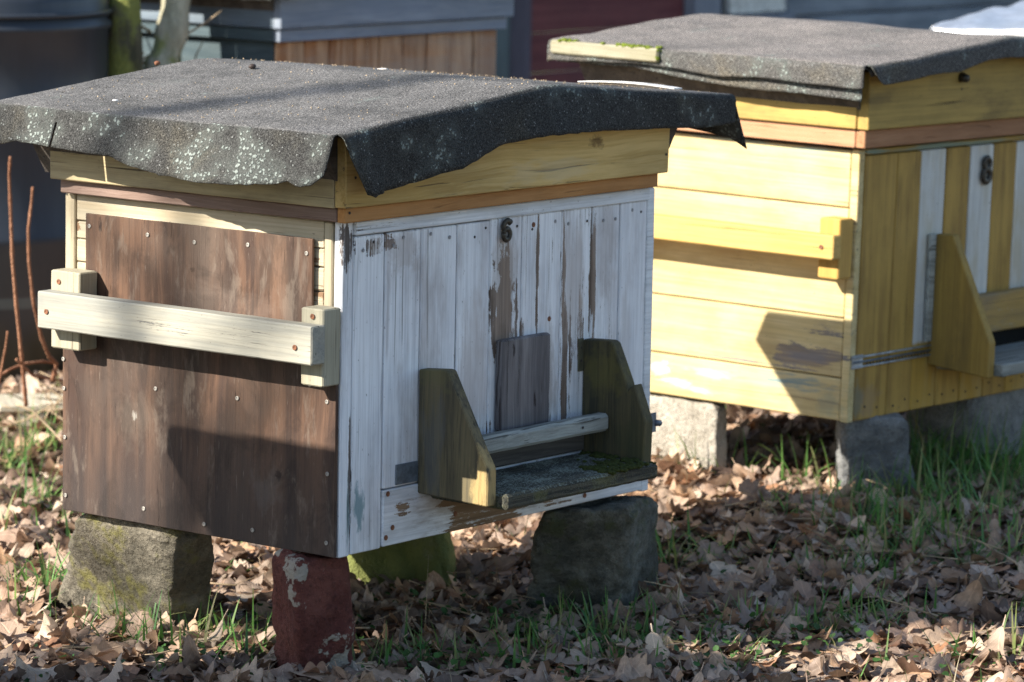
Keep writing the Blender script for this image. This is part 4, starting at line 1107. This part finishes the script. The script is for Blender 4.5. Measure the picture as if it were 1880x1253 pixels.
for k in range(70):
    c = Vector((1.36, 1.74, gz(1.3, 1.8) + .05)); a = random.random() * 6.28; L = random.uniform(.05, .16)
    p0 = c + Vector((random.gauss(0, .12), random.gauss(0, .08), random.uniform(-.03, .03)))
    d_.append(tube_data(wobble(p0, p0 + Vector((math.cos(a) * L, math.sin(a) * L, random.uniform(0, .09))), 4, .02, k), [.0022, .002, .0018, .0014, .0008], 4))
V, F = join_data(d_)
tag(mesh_obj('dry_twigs', V, F, MAT['tan_twig'], None, True), 'tangle of dry tan twigs at the foot of the canes', 'twigs', kind='stuff')

# ------------------------------------------------------------------ bare tree towards the sun (outside the frame)
tree = root('bare_tree', (-8.2, 4.16, -.2))
tag(tree, 'slim leafless tree standing beyond the left hive towards the sun', 'tree')
random.seed(21)
trunk_pts = wobble((0, 0, 0), (.1, .10, 7.6), 24, .10, 4)
V, F = tube_data(trunk_pts, [.085 - .003 * k for k in range(25)], 12); mesh_obj('trunk', V, F, MAT['bark_dark'], tree, True)
segs = []
for k, (z0, az, L, r0) in enumerate(((4.6, 1.7, .9, .030), (5.0, 4.4, .8, .034), (5.5, 1.2, .7, .026), (5.9, 5.0, 1.0, .024), (6.3, 2.2, .7, .020), (6.7, 4.0, .6, .018), (3.9, 4.9, .8, .03), (4.3, .4, .9, .03), (6.0, 3.3, .8, .02))):
    p0 = trunk_pts[min(24, int(z0 / 7.6 * 24))]
    d0 = Vector((math.cos(az), math.sin(az), .75)).normalized()
    p1 = p0 + d0 * L
    segs.append(tube_data(wobble(p0, p1, 8, .05, k), [r0 * (1 - .08 * q) for q in range(9)], 7))
    for q in range(4):
        b0 = p0.lerp(p1, .35 + .18 * q)
        dd = (d0 + Vector((random.gauss(0, .6), random.gauss(0, .6), random.gauss(.2, .4)))).normalized()
        segs.append(tube_data(wobble(b0, b0 + dd * L * .5, 5, .04, k * 9 + q), [r0 * .4 * (1 - .14 * w_) for w_ in range(6)], 5))
V, F = join_data(segs); tag(mesh_obj('crown', V, F, MAT['bark_dark'], tree, True), kind='stuff')

# ------------------------------------------------------------------ leaf litter, grass, weeds
random.seed(5)
def leaf_template(seed, n):
    """an oak leaf: rounded lobes with tight bays between them, midrib, stalk, curled to its own degree"""
    r = random.Random(seed)
    nl = r.choice([3.2, 3.6, 4.0, 4.4]); ph = r.uniform(0, 1)
    wid = r.uniform(.24, .35); deep = r.uniform(.30, .50)
    curl = r.random() ** 2
    cup, arch, tw = r.uniform(-.8, 1.0) * (.5 + 2.2 * curl), r.uniform(-.5, .8) * (.5 + 1.5 * curl), r.uniform(-.7, .7)
    V = []
    def pt(u, t):
        y = t - .5
        return (u, y, cup * u * u * 1.5 + arch * y * y * .8 + tw * u * y + .025 * math.sin(8 * t + 4 * u + seed) + .05 * curl * math.sin(15 * t + seed) * abs(u) / wid)
    def w(t, q):
        env = math.sin(math.pi * (t * .88 + .06) ** 1.25) ** .62
        return wid * env * (1 - deep + deep * 1.35 * math.sqrt(abs(math.sin(math.pi * (nl * (t + q)) + ph))))
    for k in range(n):
        t = k / (n - 1)
        wl, wr = w(t, 0), w(t, .04)
        if k == 0: wl = wr = .015
        if k == n - 1: wl, wr = wl * .45, wr * .45
        V += [pt(-wl, t + .10 * wl - .02), pt(0, t + (.03 if k == n - 1 else 0)), pt(wr, t + .10 * wr - .02)]
    V += [pt(-.010, -.17), pt(.010, -.17)]
    F = []
    for k in range(n - 1):
        for i in range(2):
            a = k * 3 + i; F.append((a, a + 1, a + 4, a + 3))
    m_ = n * 3
    F.append((m_, m_ + 1, 2, 0))
    V = np.array(V); V[:, 2] -= np.percentile(V[:, 2], 30)
    U = np.array([1., 0., 1.] * n + [0., 0.]); T_ = np.array(sum([[k / (n - 1)] * 3 for k in range(n)], []) + [0., 0.])
    return V, F, U, T_
TEMPL = [leaf_template(s, 25) for s in range(16)]
TLOW = [leaf_template(s, 11) for s in range(16)]

Cinv = R_.transposed()
def to_px(p):
    c = Cinv @ (Vector(p) - CAM_LOC)
    return 940 + FPX * c.x / -c.z, 626.5 - FPX * c.y / -c.z, -c.z
OBST = [((.09, .44), (.26, .72)), ((-.01, .05), (.13, .15)), ((.60, .40), (.78, .56)), ((.66, .03), (.86, .17)), ((1.60, .44), (1.67, .66)), ((1.67, .13), (1.85, .25)), ((2.05, .16), (2.33, .3))]
def blocked(x, y): return any(a[0] < x < b[0] and a[1] < y < b[1] for a, b in OBST)
def hidden(u, v):
    """behind the boxes of the two hives or their stones, as seen from the camera"""
    if 110 < u < 1200 and v < 905 + max(0, 130 - abs(u - 622) * .24): return True
    if 95 < u < 380 and v < 1150: return True
    if 478 < u < 645 and v < 1220: return True
    if 950 < u < 1210 and v < 1115: return True
    if 1195 < u and v < 775: return True
    if 1550 < u < 1700 and v < 900: return True
    return False
leaves = []
N_NEAR, N_MID, N_FAR = 12500, 5000, 10000
def place(x, y, top=None):
    if blocked(x, y): return
    s = random.uniform(.036, .080) * (1.0 if random.random() < .8 else .55)
    stack = random.random() ** 1.3 * .022
    tl = .16 if random.random() < .65 else .42; tilt = random.gauss(0, tl); tilt2 = random.gauss(0, tl); rz = random.random() * 6.2832
    z = gz(x, y) + .004 + stack + abs(math.sin(tilt)) * s * .2
    z += .014 * mnoise.noise(Vector((x * 4, y * 4, 9)))
    leaves.append((x, y, z, s, tilt, tilt2, rz, random.randrange(16), random.random(), stack))
for _ in range(N_NEAR):
    # strip seen in the picture: from the camera's view of the ground
    u, v = random.uniform(-120, 2000), random.uniform(760, 1330)
    g = gz(.8, .2)
    d = R_ @ Vector(((u - 940) / FPX, (626.5 - v) / FPX, -1)); t = (g - CAM_LOC.z) / d.z; p = CAM_LOC + d * t
    if random.random() > min(1, (t / 8.2) ** 2.2 + .12): continue
    place(p.x, p.y)
for _ in range(N_MID): place(random.uniform(-.6, 3.2), random.uniform(-1.0, 3.2))
for _ in range(N_FAR): place(random.uniform(-2.5, 6.5), random.uniform(-2.5, 4.6))
def leaf_matrix(l):
    x, y, z, s, a, b, rz, k, tone, st = l
    return Matrix.Translation((x, y, z)) @ Euler((a, b, rz)).to_matrix().to_4x4() @ Matrix.Diagonal((s, s, s, 1))
vis = []
for i, l in enumerate(leaves):
    u, v, dpt = to_px(l[:3])
    if 0 < u < 1880 and 780 < v < 1250 and not hidden(u, v):
        vis.append((FPX * l[3] / dpt * (.4 + l[9] / .028), i))
vis.sort(reverse=True)
single = set(i for _, i in vis[:300])
leaf_meshes = []
for k, (V, F, U, T_) in enumerate(TEMPL):
    me = bpy.data.meshes.new('oak_leaf'); me.from_pydata([tuple(v) for v in V], [], F); me.materials.append(MAT['leaf'])
    for nm, arr in (('leaf_u', U), ('leaf_t', T_)):
        at = me.attributes.new(nm, 'FLOAT', 'POINT'); at.data.foreach_set('value', arr.astype(np.float32))
    me.polygons.foreach_set('use_smooth', [True] * len(me.polygons)); me.update(); leaf_meshes.append(me)
for i in sorted(single):
    o = bpy.data.objects.new('oak_leaf', leaf_meshes[leaves[i][7]])
    link(o, ground); o.matrix_local = leaf_matrix(leaves[i])

def big_mesh(name, vs, quads, tones, mat, parent=None, extra=()):
    """join numpy vertex blocks and quads into one mesh with a per-vertex tone"""
    me = bpy.data.meshes.new(name)
    V = np.concatenate(vs).astype(np.float32); Q = np.concatenate(quads).astype(np.int32)
    me.vertices.add(len(V)); me.vertices.foreach_set('co', V.ravel())
    me.loops.add(Q.size); me.loops.foreach_set('vertex_index', Q.ravel())
    me.polygons.add(len(Q)); me.polygons.foreach_set('loop_start', np.arange(0, Q.size, 4, dtype=np.int32))
    at = me.attributes.new('leaf_tone', 'FLOAT', 'POINT'); at.data.foreach_set('value', np.concatenate(tones).astype(np.float32))
    for nm, arrs in extra:
        at = me.attributes.new(nm, 'FLOAT', 'POINT'); at.data.foreach_set('value', np.concatenate(arrs).astype(np.float32))
    me.materials.append(mat); me.update(calc_edges=True); me.validate()
    me.polygons.foreach_set('use_smooth', [True] * len(me.polygons))
    return link(bpy.data.objects.new(name, me), parent)
vs, qs, tn, off = [], [], [], 0
lu, lt = [], []
TQ = np.array(TEMPL[0][1]); TQL = np.array(TLOW[0][1])
for i, l in enumerate(leaves):
    if i in single: continue
    u_, v_, d_pt = to_px(l[:3]); hi = -60 < u_ < 1940 and 760 < v_ < 1300 and d_pt < 7.6
    mtx = np.array(leaf_matrix(l)); Vt = (TEMPL if hi else TLOW)[l[7]][0]
    P = Vt @ mtx[:3, :3].T + mtx[:3, 3]
    vs.append(P); qs.append((TQ if hi else TQL) + off); tn.append(np.full(len(P), l[8])); off += len(P)
    lu.append((TEMPL if hi else TLOW)[l[7]][2]); lt.append((TEMPL if hi else TLOW)[l[7]][3])
tag(big_mesh('leaf_litter', vs, qs, tn, MAT['leaf'], ground, (('leaf_u', lu), ('leaf_t', lt))), kind='stuff')

def blades(name, specs, mat, label, cat, segn=5):
    vs, qs, tn, off = [], [], [], 0
    q = np.array([(2 * k, 2 * k + 1, 2 * k + 3, 2 * k + 2) for k in range(segn)])
    for (x, y, h, w, az, lean, bend, tone) in specs:
        z = gz(x, y) - .005
        d = np.array([math.cos(az), math.sin(az)]); s_ = np.array([-d[1], d[0]])
        P = []
        th = lean; px_, pz_ = 0.0, 0.0
        for k in range(segn + 1):
            ww = w * (1 - (k / segn) ** 1.6) * .5 + .0002
            c = np.array([x, y]) + d * px_
            P.append((c[0] - s_[0] * ww, c[1] - s_[1] * ww, z + pz_)); P.append((c[0] + s_[0] * ww, c[1] + s_[1] * ww, z + pz_))
            px_ += math.sin(th) * h / segn; pz_ += math.cos(th) * h / segn; th += bend / segn
        vs.append(np.array(P)); qs.append(q + off); tn.append(np.full(len(P), tone)); off += len(P)
    return tag(big_mesh(name, vs, qs, tn, mat), label, cat, kind='stuff')
def gp(u, v):
    d = R_ @ Vector(((u - 940) / FPX, (626.5 - v) / FPX, -1)); t = (-.17 - CAM_LOC.z) / d.z; p = CAM_LOC + d * t
    for _ in range(3):
        t = (gz(p.x, p.y) - CAM_LOC.z) / d.z; p = CAM_LOC + d * t
    return p
sp = []
def tuft(u, v, n, h, spread=.05, lean=.42, bend=1.05):
    p = gp(u, v)
    for _ in range(int(n * 1.25)):
        x, y = p.x + random.gauss(0, spread * .6), p.y + random.gauss(0, spread * .6)
        if blocked(x, y): continue
        sp.append((x, y, h * random.uniform(.45, 1.3) + .035, random.uniform(.003, .0068), random.random() * 6.28, abs(random.gauss(0, lean * 1.3)), random.uniform(-.2, bend * 2.4), random.random()))
for a in [(70, 1105, 34, .085, .04), (120, 1120, 26, .07, .05), (200, 1190, 30, .07, .06), (300, 1215, 34, .075, .06), (420, 1200, 26, .06, .05), (20, 1150, 20, .06, .05), (540, 1240, 30, .07, .05), (640, 1245, 26, .06, .05), (250, 1150, 14, .06, .04),
          (20, 880, 26, .09, .06), (60, 1000, 26, .06, .08), (15, 960, 20, .08, .05), (40, 800, 18, .07, .05), (90, 850, 14, .07, .05), (100, 960, 14, .06, .04),
          (1225, 1060, 22, .10, .025), (1300, 1040, 26, .05, .05), (1470, 900, 16, .085, .04), (1450, 960, 22, .06, .06), (1530, 980, 26, .06, .06), (1560, 940, 24, .08, .05), (1270, 880, 18, .07, .06), (1340, 870, 12, .06, .05),
          (1620, 1030, 60, .075, .07), (1600, 1075, 40, .05, .07), (1690, 1000, 34, .06, .08), (1780, 980, 46, .08, .08), (1860, 960, 46, .08, .07), (1830, 1050, 36, .07, .07), (1740, 940, 60, .10, .09), (1690, 900, 70, .12, .07), (1760, 900, 70, .11, .08), (1830, 905, 70, .10, .08), (1870, 880, 40, .11, .06), (1720, 860, 40, .13, .05), (1710, 885, 50, .12, .06), (1790, 880, 60, .12, .08), (1850, 920, 60, .09, .07), (1640, 985, 44, .07, .07), (1730, 1010, 44, .06, .07), (1800, 1020, 40, .06, .07), (1590, 960, 30, .08, .05),
          (1650, 930, 40, .08, .06), (1490, 1060, 22, .06, .05), (1480, 1180, 34, .05, .05), (1560, 1150, 28, .05, .06), (1620, 1170, 24, .05, .05), (1690, 1160, 24, .05, .05), (1870, 1130, 18, .05, .05), (1780, 1230, 14, .06, .04), (1870, 1230, 14, .07, .04),
          (1060, 1175, 44, .055, .06), (1140, 1200, 50, .05, .07), (1000, 1230, 40, .05, .06), (1200, 1150, 30, .05, .06), (900, 1240, 26, .05, .06), (1280, 1215, 30, .045, .06), (760, 1245, 26, .045, .06), (1360, 1240, 20, .045, .06), (1120, 1240, 40, .045, .06), (150, 1085, 30, .08, .03), (210, 1150, 30, .06, .04), (330, 1180, 34, .07, .05), (480, 1225, 34, .06, .06), (720, 1230, 34, .045, .07), (820, 1225, 30, .045, .07), (960, 1200, 30, .045, .06), (30, 860, 30, .09, .05), (80, 830, 20, .08, .04), (60, 935, 24, .07, .05), (1380, 1170, 26, .045, .05), (1560, 1180, 30, .045, .05)]:
    tuft(*a)
for _ in range(800):
    x, y = random.uniform(-.8, 3.4), random.uniform(-1.2, 3.4)
    if blocked(x, y) or (-.05 < x < .8 and -.02 < y < .6) or (1.55 < x < 2.4 and .1 < y < .75): continue
    if mnoise.noise(Vector((x * 2.2, y * 2.2, 4))) < -.05: continue
    for _k in range(random.randint(2, 6)):
        sp.append((x + random.gauss(0, .015), y + random.gauss(0, .015), random.uniform(.04, .09), random.uniform(.0022, .0045), random.random() * 6.28, abs(random.gauss(0, .7)), random.uniform(0, 2.2), random.random()))
for _ in range(2500):
    x, y = random.uniform(-6, 9), random.uniform(-5, 9)
    if -.8 < x < 3.4 and -1.2 < y < 3.4 or blocked(x, y): continue
    sp.append((x, y, random.uniform(.04, .10), random.uniform(.003, .006), random.random() * 6.28, abs(random.gauss(0, .5)), random.uniform(0, 1.4), random.random()))
blades('grass', sp, MAT['grass'], 'green grass blades growing through the fallen oak leaves', 'grass')
st = []
for _ in range(900):
    x, y = (random.uniform(-.5, 1.6), random.uniform(-.8, .8)) if random.random() < .6 else (random.uniform(-.5, 3), random.uniform(-1, 3))
    if blocked(x, y): continue
    st.append((x, y, random.uniform(.04, .12), random.uniform(.0008, .0018), random.random() * 6.28, random.uniform(.2, 1.5), random.uniform(-.2, 1.8), random.random()))
for (u, v, h) in ((780, 1185, .15), (786, 1180, .06), (1060, 1140, .06)):
    p = gp(u, v); st.append((p.x, p.y, h, .0025, 0, .02, .05, .3))
blades('dry_grass', st, MAT['straw'], 'thin curled dry grass strands among the oak leaves', 'dry grass')
d_ = []
for k in range(150):
    u_, v_ = random.uniform(0, 1880), random.uniform(930, 1253)
    c = gp(u_, v_)
    if blocked(c.x, c.y): continue
    a = random.random() * 6.28; L = random.uniform(.03, .14); zz = gz(c.x, c.y) + random.uniform(.018, .04)
    p0 = Vector((c.x, c.y, zz)); r0 = random.uniform(.0007, .0022)
    d_.append(tube_data(wobble(p0, p0 + Vector((math.cos(a) * L, math.sin(a) * L, random.uniform(-.01, .03))), 5, .012, k), [r0 * (1 - .12 * q) for q in range(6)], 5))
V, F = join_data(d_)
tag(mesh_obj('fallen_twigs', V, F, MAT['tan_twig'], None, True), 'thin broken twigs lying among the fallen oak leaves', 'twigs', kind='stuff')
vs, qs, tn, off = [], [], [], 0
for _ in range(2600):
    if random.random() < .75: p = gp(random.gauss(0, 420) + 1000, random.gauss(0, 45) + 1205)
    else: p = Vector((random.uniform(-.4, 2.6), random.uniform(-1, 1.8), 0))
    x, y = p.x, p.y
    if blocked(x, y) or mnoise.noise(Vector((x * 5, y * 5, 8))) < .0: continue
    z = gz(x, y) + random.uniform(.022, .046); r_ = random.uniform(.003, .0075); e = Euler((random.gauss(0, .4), random.gauss(0, .4), random.random() * 6)).to_matrix()
    pts = []
    for (a, b) in ((0, -1), (.8, -.2), (.75, .7), (0, .85), (-.75, .7), (-.8, -.2)):
        pts.append(Vector((x, y, z)) + e @ Vector((a * r_, b * r_, abs(a) * r_ * .3)))
    vs.append(np.array([tuple(q) for q in pts])); qs.append(np.array([(0, 1, 2, 3), (0, 3, 4, 5)]) + off); tn.append(np.full(6, random.random())); off += 6
tag(big_mesh('ground_weeds', vs, qs, tn, MAT['clover']), 'small round green weed leaves between the fallen leaves', 'weeds', kind='stuff')
